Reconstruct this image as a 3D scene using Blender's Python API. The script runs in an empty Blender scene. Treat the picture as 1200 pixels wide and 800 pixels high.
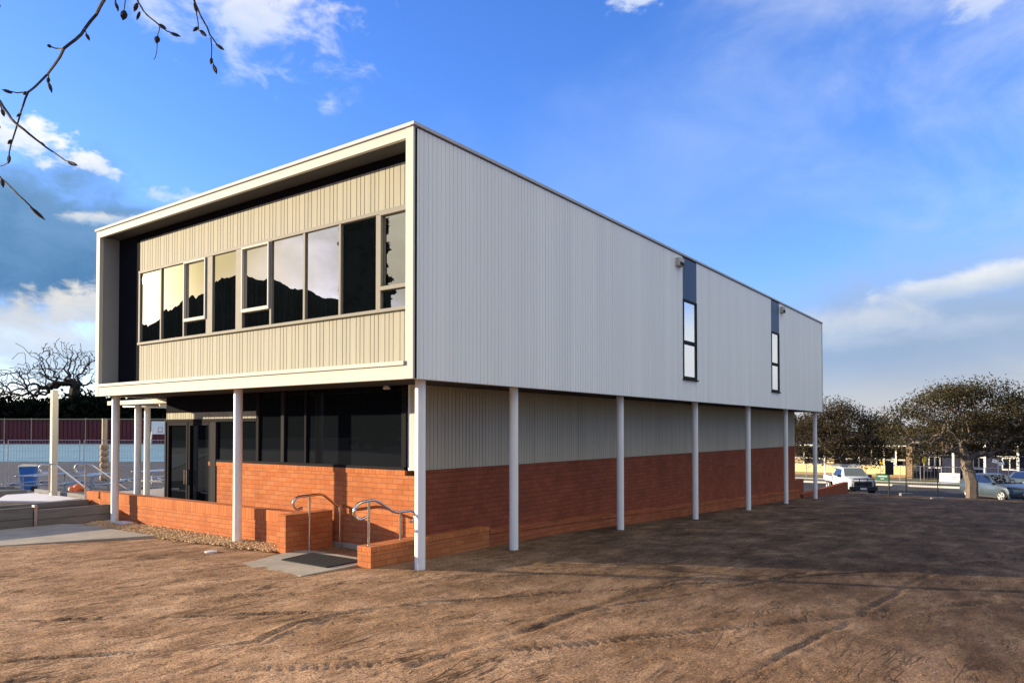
import bpy, bmesh, math, random
import numpy as np
from mathutils import Vector, Matrix
R = math.radians
random.seed(7); rng = np.random.default_rng(11)
S = bpy.context.scene
COL = S.collection

# ------------------------------------------------------------------ camera
CAM = Vector((-7.3406, -7.0238, 2.0)); YAW = 0.62795; PITCH = 0.018929; FPX = 851.61; CY = 487.094
cd = bpy.data.cameras.new('camera'); cam = bpy.data.objects.new('camera', cd); COL.objects.link(cam)
cd.sensor_width = 36; cd.lens = FPX * 36 / 1200; cd.shift_y = 87.094 / 1200; cd.clip_start = .05; cd.clip_end = 6000
FW = Vector((math.cos(YAW), math.sin(YAW), 0)); RT = Vector((math.sin(YAW), -math.cos(YAW), 0))
FW3 = Vector((math.cos(YAW) * math.cos(PITCH), math.sin(YAW) * math.cos(PITCH), math.sin(PITCH))); UP3 = RT.cross(FW3)
cam.matrix_world = Matrix(((RT.x, UP3.x, -FW3.x, CAM.x), (RT.y, UP3.y, -FW3.y, CAM.y), (RT.z, UP3.z, -FW3.z, CAM.z), (0, 0, 0, 1)))
S.camera = cam

def ray(px, py): return FW3 + RT * ((px - 600) / FPX) + UP3 * ((CY - py) / FPX)
def at(px, py, D):                       # a point seen at this pixel, D metres ahead
    r = ray(px, py); return CAM + r * (D / r.dot(FW))
def sstep(a, b, x):
    t = np.clip((x - a) / (b - a), 0, 1); return t * t * (3 - 2 * t)
def terrain(u, v):                       # broad lie of the land
    u = np.asarray(u, float); v = np.asarray(v, float)
    hr = np.interp(u, [-300, -6, 1, 5, 10, 23.4, 32, 40, 43.6, 44.2, 3000], [.12, .12, 0, -.06, -.27, -.73, -1.14, -1.75, -2.24, -2.36, -2.36])
    D = (u + 7.34) * .809 + (v + 7.02) * .587
    hl = np.interp(D, [-300, 16, 24, 31, 37, 73, 160, 4000], [.0, .0, -.35, -.55, -.55, .62, 1.0, 1.0])
    w = sstep(11, 17, v - .8 * np.maximum(u, 0) )
    return hr * (1 - w) + hl * w
def ground_at(px, py):
    r = ray(px, py); t = 3.0
    while t < 400:
        p = CAM + r * t
        if p.z <= float(terrain(p.x, p.y)): return p
        t += .05
    return CAM + r * t

# ------------------------------------------------------------------ materials
def new_mat(name):
    m = bpy.data.materials.new(name); m.use_nodes = True
    nt = m.node_tree; b = nt.nodes['Principled BSDF']
    return m, nt, b
def N(nt, typ, **kw):
    n = nt.nodes.new(typ)
    for k, v in kw.items():
        if k in n.inputs.keys() if isinstance(k, str) else False: n.inputs[k].default_value = v
        else: setattr(n, k, v)
    return n
def L(nt, a, b): nt.links.new(a, b)
def ramp(nt, fac, stops):
    r = nt.nodes.new('ShaderNodeValToRGB'); e = r.color_ramp.elements
    while len(e) > 1: e.remove(e[-1])
    e[0].position = stops[0][0]; e[0].color = (*stops[0][1], 1)
    for p, c in stops[1:]:
        x = e.new(p); x.color = (*c, 1)
    L(nt, fac, r.inputs['Fac']); return r.outputs['Color']
def mathn(nt, op, a, b=None, c=None):
    n = nt.nodes.new('ShaderNodeMath'); n.operation = op
    for i, x in enumerate((a, b, c)):
        if x is None: continue
        if isinstance(x, (int, float)): n.inputs[i].default_value = x
        else: L(nt, x, n.inputs[i])
    return n.outputs[0]
def position(nt): return nt.nodes.new('ShaderNodeNewGeometry').outputs['Position']
def noise(nt, vec, scale, detail=4, rough=.55, dist=0):
    n = nt.nodes.new('ShaderNodeTexNoise'); n.inputs['Scale'].default_value = scale
    n.inputs['Detail'].default_value = detail; n.inputs['Roughness'].default_value = rough; n.inputs['Distortion'].default_value = dist
    if vec is not None: L(nt, vec, n.inputs['Vector'])
    return n.outputs['Fac']
def mapping(nt, vec, scale=(1, 1, 1), rot=(0, 0, 0)):
    m = nt.nodes.new('ShaderNodeMapping'); L(nt, vec, m.inputs['Vector'])
    m.inputs['Scale'].default_value = scale; m.inputs['Rotation'].default_value = rot; return m.outputs[0]
def bump(nt, b, h, strength=.3, dist=.01):
    n = nt.nodes.new('ShaderNodeBump'); n.inputs['Strength'].default_value = strength; n.inputs['Distance'].default_value = dist
    L(nt, h, n.inputs['Height']); L(nt, n.outputs[0], b.inputs['Normal'])
def surf(name, c, rough=.5, metal=0, var=.12, scale=3.0, bumps=0, bscale=60, spec=.5, stretch=(1, 1, 1)):
    """paint / concrete / metal with soft wear and dirt variation"""
    m, nt, b = new_mat(name)
    p = mapping(nt, position(nt), stretch)
    f = noise(nt, p, scale, 6, .6)
    lo = tuple(x * (1 - var) for x in c); hi = tuple(min(1, x * (1 + var)) for x in c)
    L(nt, ramp(nt, f, [(.3, lo), (.7, hi)]), b.inputs['Base Color'])
    r = nt.nodes.new('ShaderNodeMapRange'); L(nt, f, r.inputs[0]); r.inputs[3].default_value = max(0, rough - .08); r.inputs[4].default_value = min(1, rough + .08)
    L(nt, r.outputs[0], b.inputs['Roughness'])
    b.inputs['Metallic'].default_value = metal; b.inputs['Specular IOR Level'].default_value = spec
    if bumps: bump(nt, b, noise(nt, position(nt), bscale, 5, .6), bumps, .01)
    return m
def brick(name, soldier=False, c1=(.46, .166, .062), c2=(.39, .120, .042), mo=(.27, .11, .055)):
    m, nt, b = new_mat(name)
    s = nt.nodes.new('ShaderNodeSeparateXYZ'); L(nt, position(nt), s.inputs[0])
    hor = mathn(nt, 'ADD', s.outputs[0], s.outputs[1])
    c = nt.nodes.new('ShaderNodeCombineXYZ'); L(nt, hor, c.inputs[0]); L(nt, s.outputs[2], c.inputs[1])
    t = nt.nodes.new('ShaderNodeTexBrick'); L(nt, c.outputs[0], t.inputs['Vector'])
    t.inputs['Scale'].default_value = 1; t.inputs['Mortar Size'].default_value = .006; t.inputs['Mortar Smooth'].default_value = .3
    t.inputs['Brick Width'].default_value = .086 if soldier else .24; t.inputs['Row Height'].default_value = 4.0 if soldier else .086
    t.offset = 0 if soldier else .5
    t.inputs['Color1'].default_value = (*c1, 1); t.inputs['Color2'].default_value = (*c2, 1); t.inputs['Mortar'].default_value = (*mo, 1)
    t.inputs['Bias'].default_value = -.1
    f = noise(nt, position(nt), 2.2, 5, .6); f2 = noise(nt, position(nt), 70, 3, .6)
    mul = mathn(nt, 'ADD', mathn(nt, 'MULTIPLY', f, .7), mathn(nt, 'MULTIPLY', f2, .7))
    mul = mathn(nt, 'ADD', mul, .3)
    mx = nt.nodes.new('ShaderNodeMix'); mx.data_type = 'RGBA'; mx.blend_type = 'MULTIPLY'; mx.inputs['Factor'].default_value = 1
    L(nt, t.outputs['Color'], mx.inputs['A']); L(nt, mul, mx.inputs['B']); L(nt, mx.outputs['Result'], b.inputs['Base Color'])
    b.inputs['Roughness'].default_value = .9; b.inputs['Specular IOR Level'].default_value = .08
    h = mathn(nt, 'SUBTRACT', mathn(nt, 'MULTIPLY', f2, .3), t.outputs['Fac'])
    bump(nt, b, h, .6, .008)
    return m
def glass(name, tint, f0, rough=.004, body=(.006, .008, .010)):
    """tinted, coated window glass: mirror layer over a dark body"""
    m, nt, b = new_mat(name); nt.nodes.remove(b)
    out = nt.nodes['Material Output']
    d = nt.nodes.new('ShaderNodeBsdfDiffuse'); d.inputs[0].default_value = (*body, 1)
    g = nt.nodes.new('ShaderNodeBsdfAnisotropic'); g.inputs[0].default_value = (*tint, 1); g.inputs['Roughness'].default_value = rough
    lw = nt.nodes.new('ShaderNodeFresnel'); lw.inputs[0].default_value = 1.5
    fac = mathn(nt, 'ADD', mathn(nt, 'MULTIPLY', lw.outputs[0], 1 - f0), f0)
    mx = nt.nodes.new('ShaderNodeMixShader'); L(nt, fac, mx.inputs[0]); L(nt, d.outputs[0], mx.inputs[1]); L(nt, g.outputs[0], mx.inputs[2])
    bn = nt.nodes.new('ShaderNodeBump'); bn.inputs['Strength'].default_value = .012; bn.inputs['Distance'].default_value = .02
    L(nt, noise(nt, position(nt), 1.3, 1, .4), bn.inputs['Height']); L(nt, bn.outputs[0], g.inputs['Normal'])
    L(nt, mx.outputs[0], out.inputs[0]); return m
def leafmat(name, cols, scale=.9, trans=.35):
    m, nt, b = new_mat(name); nt.nodes.remove(b); out = nt.nodes['Material Output']
    f = noise(nt, position(nt), scale, 3, .6); f2 = noise(nt, position(nt), scale * 9, 2, .6)
    f = mathn(nt, 'ADD', mathn(nt, 'MULTIPLY', f, .6), mathn(nt, 'MULTIPLY', f2, .4))
    col = ramp(nt, f, [(.32 + .36 * i / (len(cols) - 1), c) for i, c in enumerate(cols)])
    d = nt.nodes.new('ShaderNodeBsdfDiffuse'); t = nt.nodes.new('ShaderNodeBsdfTranslucent')
    L(nt, col, d.inputs[0]); L(nt, col, t.inputs[0])
    mx = nt.nodes.new('ShaderNodeMixShader'); mx.inputs[0].default_value = trans
    L(nt, d.outputs[0], mx.inputs[1]); L(nt, t.outputs[0], mx.inputs[2]); L(nt, mx.outputs[0], out.inputs[0]); return m
def dirtmat():
    m, nt, b = new_mat('bare_dirt')
    p = position(nt)
    st = mapping(nt, p, (.7, 2.2, 1), (0, 0, R(42)))
    big = noise(nt, p, .28, 5, .6); mid = noise(nt, st, .9, 7, .68, .4); fine = noise(nt, p, 34, 6, .72); grit = noise(nt, p, 150, 3, .7)
    st2 = mapping(nt, p, (1.3, 5.0, 1), (0, 0, R(38))); streak = noise(nt, st2, 1.5, 8, .74, .7); pat = noise(nt, p, 1.1, 5, .65)
    f = mathn(nt, 'ADD', mathn(nt, 'ADD', mathn(nt, 'MULTIPLY', pat, .25), mathn(nt, 'MULTIPLY', mid, .3)), mathn(nt, 'ADD', mathn(nt, 'MULTIPLY', fine, .27), mathn(nt, 'MULTIPLY', streak, .18)))
    c = ramp(nt, f, [(.40, (.10, .050, .022)), (.455, (.25, .142, .068)), (.51, (.385, .228, .120)), (.56, (.52, .325, .182)), (.62, (.64, .435, .26))])
    mx = nt.nodes.new('ShaderNodeMix'); mx.data_type = 'RGBA'; mx.blend_type = 'MULTIPLY'; mx.inputs['Factor'].default_value = 1
    gr = mathn(nt, 'ADD', mathn(nt, 'MULTIPLY', noise(nt, p, 110, 2, .8), .55), mathn(nt, 'MULTIPLY', noise(nt, p, 48, 3, .75), .45))
    def crack(scale, rot, w, seed):
        mp = nt.nodes.new('ShaderNodeMapping'); L(nt, p, mp.inputs[0]); mp.inputs['Scale'].default_value = (.45, 2.4, 1); mp.inputs['Rotation'].default_value = (0, 0, R(rot)); mp.inputs['Location'].default_value = (seed, seed, 0)
        n_ = noise(nt, mp.outputs[0], scale, 4, .55, .6); r_ = nt.nodes.new('ShaderNodeMapRange'); L(nt, mathn(nt, 'ABSOLUTE', mathn(nt, 'SUBTRACT', n_, .5)), r_.inputs[0]); r_.inputs[1].default_value = 0; r_.inputs[2].default_value = w; return r_.outputs[0]
    gate = nt.nodes.new('ShaderNodeMapRange'); L(nt, noise(nt, p, .9, 3, .6), gate.inputs[0]); gate.inputs[1].default_value = .45; gate.inputs[2].default_value = .6
    crk = mathn(nt, 'MAXIMUM', mathn(nt, 'MULTIPLY', crack(.8, 44, .018, 3), crack(1.7, 36, .016, 8)), mathn(nt, 'SUBTRACT', 1, gate.outputs[0]))
    L(nt, c, mx.inputs['A']); L(nt, ramp(nt, gr, [(.41, (.35, .31, .28)), (.5, (.95, .94, .93)), (.59, (1.55, 1.52, 1.5))]), mx.inputs['B'])
    mc = nt.nodes.new('ShaderNodeMix'); mc.data_type = 'RGBA'; L(nt, crk, mc.inputs['Factor']); mc.inputs['A'].default_value = (.07, .038, .02, 1); L(nt, mx.outputs['Result'], mc.inputs['B'])
    # darker soil towards the street side, with the building's shade put into its colour
    s = nt.nodes.new('ShaderNodeSeparateXYZ'); L(nt, p, s.inputs[0])
    far = nt.nodes.new('ShaderNodeMapRange'); far.interpolation_type = 'SMOOTHSTEP'; far.inputs[1].default_value = -3.0; far.inputs[2].default_value = 6.0
    t = mathn(nt, 'SUBTRACT', s.outputs[0], mathn(nt, 'MULTIPLY', s.outputs[1], .55))
    L(nt, mathn(nt, 'ADD', t, mathn(nt, 'MULTIPLY', mathn(nt, 'SUBTRACT', mathn(nt, 'ADD', mathn(nt, 'MULTIPLY', big, .6), mathn(nt, 'MULTIPLY', streak, .4)), .5), 12)), far.inputs[0])
    dk = nt.nodes.new('ShaderNodeMix'); dk.data_type = 'RGBA'; L(nt, mathn(nt, 'MULTIPLY', far.outputs[0], .9), dk.inputs['Factor'])
    L(nt, mc.outputs['Result'], dk.inputs['A'])
    dm = nt.nodes.new('ShaderNodeMix'); dm.data_type = 'RGBA'; dm.blend_type = 'MULTIPLY'; dm.inputs['Factor'].default_value = .7
    L(nt, ramp(nt, f, [(.41, (.018, .011, .008)), (.5, (.060, .038, .025)), (.59, (.17, .112, .075))]), dm.inputs['A']); L(nt, ramp(nt, gr, [(.36, (.42, .38, .35)), (.5, (.95, .95, .95)), (.62, (1.3, 1.28, 1.26))]), dm.inputs['B'])
    L(nt, dm.outputs['Result'], dk.inputs['B'])
    # grass far away beyond the site
    L(nt, dk.outputs['Result'], b.inputs['Base Color'])
    b.inputs['Roughness'].default_value = .95; b.inputs['Specular IOR Level'].default_value = .12
    h = mathn(nt, 'ADD', mathn(nt, 'ADD', mathn(nt, 'MULTIPLY', crk, .8), streak), mathn(nt, 'ADD', fine, mathn(nt, 'MULTIPLY', gr, 1.0)))
    bump(nt, b, h, .55, .012)
    return m
M = {}
def mk():
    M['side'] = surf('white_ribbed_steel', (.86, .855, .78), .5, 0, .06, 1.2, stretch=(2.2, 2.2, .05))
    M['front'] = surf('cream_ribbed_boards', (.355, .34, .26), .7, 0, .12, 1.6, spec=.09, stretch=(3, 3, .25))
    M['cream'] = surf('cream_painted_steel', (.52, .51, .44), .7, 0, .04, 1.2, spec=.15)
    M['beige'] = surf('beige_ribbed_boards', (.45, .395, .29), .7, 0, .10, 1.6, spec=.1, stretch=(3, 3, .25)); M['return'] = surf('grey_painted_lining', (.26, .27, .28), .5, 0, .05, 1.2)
    M['capping'] = surf('grey_metal_capping', (.50, .51, .52), .8, 0, .06, 2, spec=.1)
    M['soffit'] = surf('soffit_lining', (.075, .075, .078), .9, 0, .05, .8, spec=.05)
    M['white'] = surf('white_gloss_paint', (.86, .85, .78), .4, 0, .04, 1.5)
    M['roof'] = surf('roof_sheet', (.5, .5, .5), .5, .2, .1, 1)
    M['dark'] = surf('charcoal_and_shade', (.009, .0095, .012), .9, 0, .2, 2, spec=.03)
    M['alu'] = surf('champagne_aluminium', (.22, .21, .175), .7, .1, .06, 5, spec=.15)
    M['darkalu'] = surf('dark_aluminium', (.016, .016, .018), .85, 0, .15, 5, spec=.05)
    M['greyalu'] = surf('grey_aluminium', (.035, .035, .037), .85, 0, .15, 5, spec=.05)
    M['blue'] = surf('blue_spandrel', (.010, .045, .12), .5, 0, .12, 2, stretch=(1, 1, .2))
    M['glass'] = glass('coated_window_glass', (.92, .90, .86), .62)
    M['slitglass'] = glass('pale_window_glass', (.80, .82, .82), .66, .03, (.35, .36, .36))
    M['lowglass'] = glass('dark_lower_glass', (.20, .25, .34), .04)
    M['brick'] = brick('red_brick'); M['soldier'] = brick('red_brick_on_edge', True, (.50, .175, .062), (.42, .135, .048)); M['midshadebrick'] = brick('half_shaded_red_brick', False, (.36, .11, .046), (.29, .085, .036), (.2, .075, .04)); M['shadebrick'] = brick('shaded_red_brick', False, (.27, .078, .040), (.22, .062, .032), (.15, .055, .035))  # last two: the same red brick with shade put into the colour
    M['concrete'] = surf('pale_concrete', (.37, .32, .24), .85, 0, .16, 2.2, .25, 80, .2)
    M['sleeper'] = surf('grey_concrete_sleeper', (.19, .185, .18), .85, 0, .28, 3, .5, 40, .2, (.4, .4, 3))
    M['whiteslab'] = surf('new_white_concrete', (.62, .60, .58), .8, 0, .06, 3, .15, 60, .2)
    M['soil'] = surf('garden_soil', (.085, .055, .038), .95, 0, .4, 4, .8, 30, .1)
    M['steel'] = surf('stainless_steel', (.62, .60, .57), .22, 1, .05, 8)
    M['galv'] = surf('galvanised_steel', (.42, .43, .45), .42, .8, .1, 8)
    M['mat'] = surf('black_rubber_mat', (.018, .018, .018), .9, 0, .3, 30, .6, 200, .2)
    M['dirt'] = dirtmat()
    M['asphalt'] = surf('asphalt', (.055, .055, .058), .9, 0, .2, .8, .3, 90, .2)
    M['court'] = surf('blue_court_paint', (.14, .26, .31), .75, 0, .12, .5, .1, 40, .2)
    M['grass'] = surf('dry_grass', (.17, .15, .06), .95, 0, .4, 6, .6, 50, .1)
    M['stone'] = surf('brown_pebble', (.52, .35, .17), .8, 0, .6, 25, 0, 60, .3)
    M['clod'] = surf('dry_clod', (.24, .16, .11), .95, 0, .45, 18, .5, 90, .1)
    M['bark'] = surf('pale_bark', (.135, .11, .085), .9, 0, .4, 5, .6, 30, .2, (1, 1, .3))
    M['darkbark'] = surf('dark_bark', (.035, .028, .024), .9, 0, .35, 5, .5, 30, .2)
    M['leaf'] = leafmat('olive_brown_leaves', [(.026, .027, .014), (.050, .048, .022), (.082, .066, .034), (.115, .085, .045)])
    M['leaf2'] = leafmat('brown_green_leaves', [(.018, .018, .012), (.042, .038, .022), (.075, .058, .036), (.11, .085, .05)])
    M['evergreen'] = leafmat('dark_evergreen_leaves', [(.004, .007, .006), (.008, .012, .009), (.014, .018, .012)], .5, .1)
    M['maroon'] = surf('maroon_steel_sheet', (.115, .022, .025), .8, 0, .12, 1.5)
    M['bin'] = surf('blue_bin_plastic', (.02, .12, .42), .45, 0, .08, 4)
    M['binlid'] = surf('cream_bin_lid', (.62, .56, .40), .5, 0, .06, 4)
    M['tyre'] = surf('black_rubber', (.015, .015, .016), .8, 0, .3, 10)
    M['orange'] = surf('orange_plastic', (.72, .16, .04), .6, 0, .2, 12)
    M['yellow'] = surf('yellow_wall_panel', (.80, .64, .30), .7, 0, .06, 1)
    M['navy'] = surf('navy_wall', (.015, .018, .05), .6, 0, .15, 1)
    M['tan'] = surf('tan_brick_pier', (.33, .22, .12), .85, 0, .2, 8, .3, 40)
    M['darkroof'] = surf('dark_tile_roof', (.016, .017, .020), .9, 0, .2, 2)
    M['carwhite'] = surf('white_car_paint', (.58, .59, .60), .22, 0, .03, 2, 0, 60, .6)
    M['carblue'] = surf('silver_blue_car_paint', (.085, .12, .155), .25, .5, .05, 2, 0, 60, .6)
    M['cardark'] = surf('black_car_plastic', (.02, .021, .023), .5, 0, .2, 6)
    M['carglass'] = glass('car_glass', (.75, .85, .95), .12, .01, (.008, .010, .014))
    M['lamp'] = surf('clear_headlamp', (.7, .72, .74), .12, .4, .05, 9)
    M['green'] = surf('green_sign_face', (.012, .13, .085), .5, 0, .08, 6)
    M['yellowsign'] = surf('yellow_sign_face', (.75, .55, .05), .5, 0, .05, 6)
    M['timber'] = surf('weathered_timber', (.19, .165, .14), .85, 0, .3, 4, .4, 40, .2, (1, 1, .2))
    M['wood'] = surf('tan_pole', (.42, .34, .20), .7, 0, .15, 4)
    M['forest'] = leafmat('forest', [(.004, .006, .005), (.010, .013, .010), (.020, .022, .014)], .03, .0)
mk()

# ------------------------------------------------------------------ mesh building
class MB:
    def __init__(s): s.v = []; s.f = []
    def add(s, vs, fs):
        o = len(s.v); s.v += [tuple(p) for p in vs]; s.f += [tuple(i + o for i in f) for f in fs]; return s
    def box(s, x0, x1, y0, y1, z0, z1):
        return s.add([(x0, y0, z0), (x1, y0, z0), (x1, y1, z0), (x0, y1, z0), (x0, y0, z1), (x1, y0, z1), (x1, y1, z1), (x0, y1, z1)],
                     [(0, 3, 2, 1), (4, 5, 6, 7), (0, 1, 5, 4), (1, 2, 6, 5), (2, 3, 7, 6), (3, 0, 4, 7)])
    def bar(s, a, b, w, h):               # box-section bar from a to b
        a = Vector(a); b = Vector(b); d = (b - a).normalized()
        up = Vector((0, 0, 1)) if abs(d.z) < .95 else Vector((1, 0, 0))
        x = d.cross(up).normalized() * w / 2; y = x.cross(d).normalized() * h / 2
        vs = [a - x - y, a + x - y, a + x + y, a - x + y, b - x - y, b + x - y, b + x + y, b - x + y]
        return s.add(vs, [(3, 2, 1, 0), (4, 5, 6, 7), (0, 1, 5, 4), (1, 2, 6, 5), (2, 3, 7, 6), (3, 0, 4, 7)])
    def tube(s, pts, r, n=8, caps=True):
        pts = [Vector(p) for p in pts]; rs = r if isinstance(r, (list, tuple)) else [r] * len(pts)
        rings = []; ref = None
        for i, p in enumerate(pts):
            d = (pts[min(i + 1, len(pts) - 1)] - pts[max(i - 1, 0)]).normalized()
            if ref is None: ref = d.orthogonal().normalized()
            ref = (ref - d * ref.dot(d)); ref = ref.normalized() if ref.length > 1e-5 else d.orthogonal().normalized()
            y = d.cross(ref)
            rings.append([p + (ref * math.cos(2 * math.pi * k / n) + y * math.sin(2 * math.pi * k / n)) * rs[i] for k in range(n)])
        vs = [q for g in rings for q in g]; fs = []
        for i in range(len(pts) - 1):
            for k in range(n):
                a = i * n + k; b = i * n + (k + 1) % n; fs.append((a, b, b + n, a + n))
        if caps: fs.append(tuple(reversed(range(n)))); fs.append(tuple(range((len(pts) - 1) * n, len(pts) * n)))
        return s.add(vs, fs)
    def cyl(s, p, r, h, n=24): return s.tube([p, (p[0], p[1], p[2] + h)], r, n)
    def lathe(s, prof, n=24, c=(0, 0, 0), axis='z'):
        vs = []; fs = []
        for r, z in prof:
            for k in range(n):
                a = 2 * math.pi * k / n; x, y = r * math.cos(a), r * math.sin(a)
                q = (x, y, z) if axis == 'z' else (x, z, y)
                vs.append((q[0] + c[0], q[1] + c[1], q[2] + c[2]))
        for i in range(len(prof) - 1):
            for k in range(n):
                a = i * n + k; b = i * n + (k + 1) % n; fs.append((a, b, b + n, a + n))
        fs.append(tuple(reversed(range(n)))); fs.append(tuple(range((len(prof) - 1) * n, len(prof) * n)))
        return s.add(vs, fs)
    def prism(s, poly, z0, z1):           # plan polygon (ccw) to a slab
        n = len(poly)
        return s.add([(x, y, z0) for x, y in poly] + [(x, y, z1) for x, y in poly],
                     [tuple(reversed(range(n))), tuple(range(n, 2 * n))] + [(i, (i + 1) % n, (i + 1) % n + n, i + n) for i in range(n)])
    def build(s, name, mat, parent=None, smooth=False, bevel=0, origin=None):
        me = bpy.data.meshes.new(name)
        o = bpy.data.objects.new(name, me)
        vs = s.v
        if parent is None and origin is None:
            a = np.array(vs); origin = ((a[:, 0].min() + a[:, 0].max()) / 2, (a[:, 1].min() + a[:, 1].max()) / 2, a[:, 2].min())
        if origin is not None and parent is None:
            vs = [(x - origin[0], y - origin[1], z - origin[2]) for x, y, z in vs]; o.location = origin
        me.from_pydata(vs, [], s.f); me.update()
        bm = bmesh.new(); bm.from_mesh(me); bmesh.ops.recalc_face_normals(bm, faces=bm.faces); bm.to_mesh(me); bm.free()
        me.materials.append(M[mat] if isinstance(mat, str) else mat)
        COL.objects.link(o)
        if parent is not None: o.parent = parent
        if smooth:
            me.shade_smooth()
            try: me.set_sharp_from_angle(angle=R(40))
            except Exception: pass
        if bevel:
            b = o.modifiers.new('bevel', 'BEVEL'); b.width = bevel; b.segments = 2; b.limit_method = 'ANGLE'; b.angle_limit = R(40)
        return o
def box(*a): return MB().box(*a)
def tag(o, label=None, cat=None, group=None, kind=None):
    if label: o['label'] = label
    if cat: o['category'] = cat
    if group: o['group'] = group
    if kind: o['kind'] = kind
    return o
def empty(name, loc, label, cat, group=None, rz=0):
    o = bpy.data.objects.new(name, None); COL.objects.link(o); o.location = loc; o.rotation_euler.z = rz; o.empty_display_size = .3
    return tag(o, label, cat, group)
def copy_tree(o, parent=None, label=None):
    kids = [k for k in bpy.data.objects if k.parent == o]
    c = o.copy(); COL.objects.link(c); c.parent = parent
    if label: c['label'] = label
    for k in kids: copy_tree(k, c)
    return c

# ------------------------------------------------------------------ ground
def hash2(i, j, s):
    h = (i * 374761393 + j * 668265263 + s * 974634777) & 0xffffffff
    h = ((h ^ (h >> 13)) * 1274126177) & 0xffffffff
    return ((h ^ (h >> 16)) & 0xffff) / 65535.0
def vnoise(x, y, s=0):
    i = np.floor(x).astype(np.int64); j = np.floor(y).astype(np.int64); fx = x - i; fy = y - j
    fx = fx * fx * (3 - 2 * fx); fy = fy * fy * (3 - 2 * fy)
    a = hash2(i, j, s); b = hash2(i + 1, j, s); c = hash2(i, j + 1, s); d = hash2(i + 1, j + 1, s)
    return (a * (1 - fx) + b * fx) * (1 - fy) + (c * (1 - fx) + d * fx) * fy
def fbm(x, y, o=4, s=0):
    t = 0; a = .5
    for k in range(o): t = t + a * vnoise(x * 2 ** k, y * 2 ** k, s + k); a *= .5
    return t - .47
RUTS = [  # wheel ruts, (points, width, depth, tread)
    ([(-4.9, 2.0), (-4.45, 1.37), (-2.91, -.18), (-1.95, -1.07), (-1.22, -1.39), (-.37, -1.97), (.55, -2.59), (3.4, -4.6), (8, -7)], 0.048, 0.031, 0),
    ([(-5.6, .4), (-4.97, -.16), (-4.66, -.4), (-3.84, -.92), (-3.31, -1.21), (-2.69, -.95), (-1.95, -1.07)], 0.048, 0.034, 0),
    ([(-5.6, -.1), (-4.91, -.94), (-4.59, -1.14), (-3.81, -1.94), (-3.39, -2.46), (-2.15, -3.26), (-.7, -4.23), (3, -6.6)], 0.096, 0.017, 1),
    ([(-4.6, 4.2), (-3.92, 2.92), (-3.08, 1.61), (-2.09, .4), (-1.2, -.5)], 0.064, 0.022, 0),
    ([(-.8, .1), (-.21, -.46), (1.76, -1.92), (5.66, -3.14), (14, -4.6), (30, -4.5)], 0.056, 0.019, 0),
    ([(-1.9, -2.2), (-1.27, -2.62), (.9, -3.56), (4.65, -4.71), (13, -6.2), (30, -6.0)], 0.056, 0.017, 0),
    ([(-2.6, -4.8), (-1.96, -5.09), (.79, -5.45), (5.42, -5.76), (14, -6.9)], 0.056, 0.015, 0),
    ([(-.3, -1.91), (2.86, -3.98), (5.32, -6.82), (7, -10)], 0.048, 0.014, 0),
    ([(-3.0, -2.9), (-1.0, -3.0), (1.5, -3.1), (6, -4.0), (20, -3.6)], 0.080, 0.015, 0),
]
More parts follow.
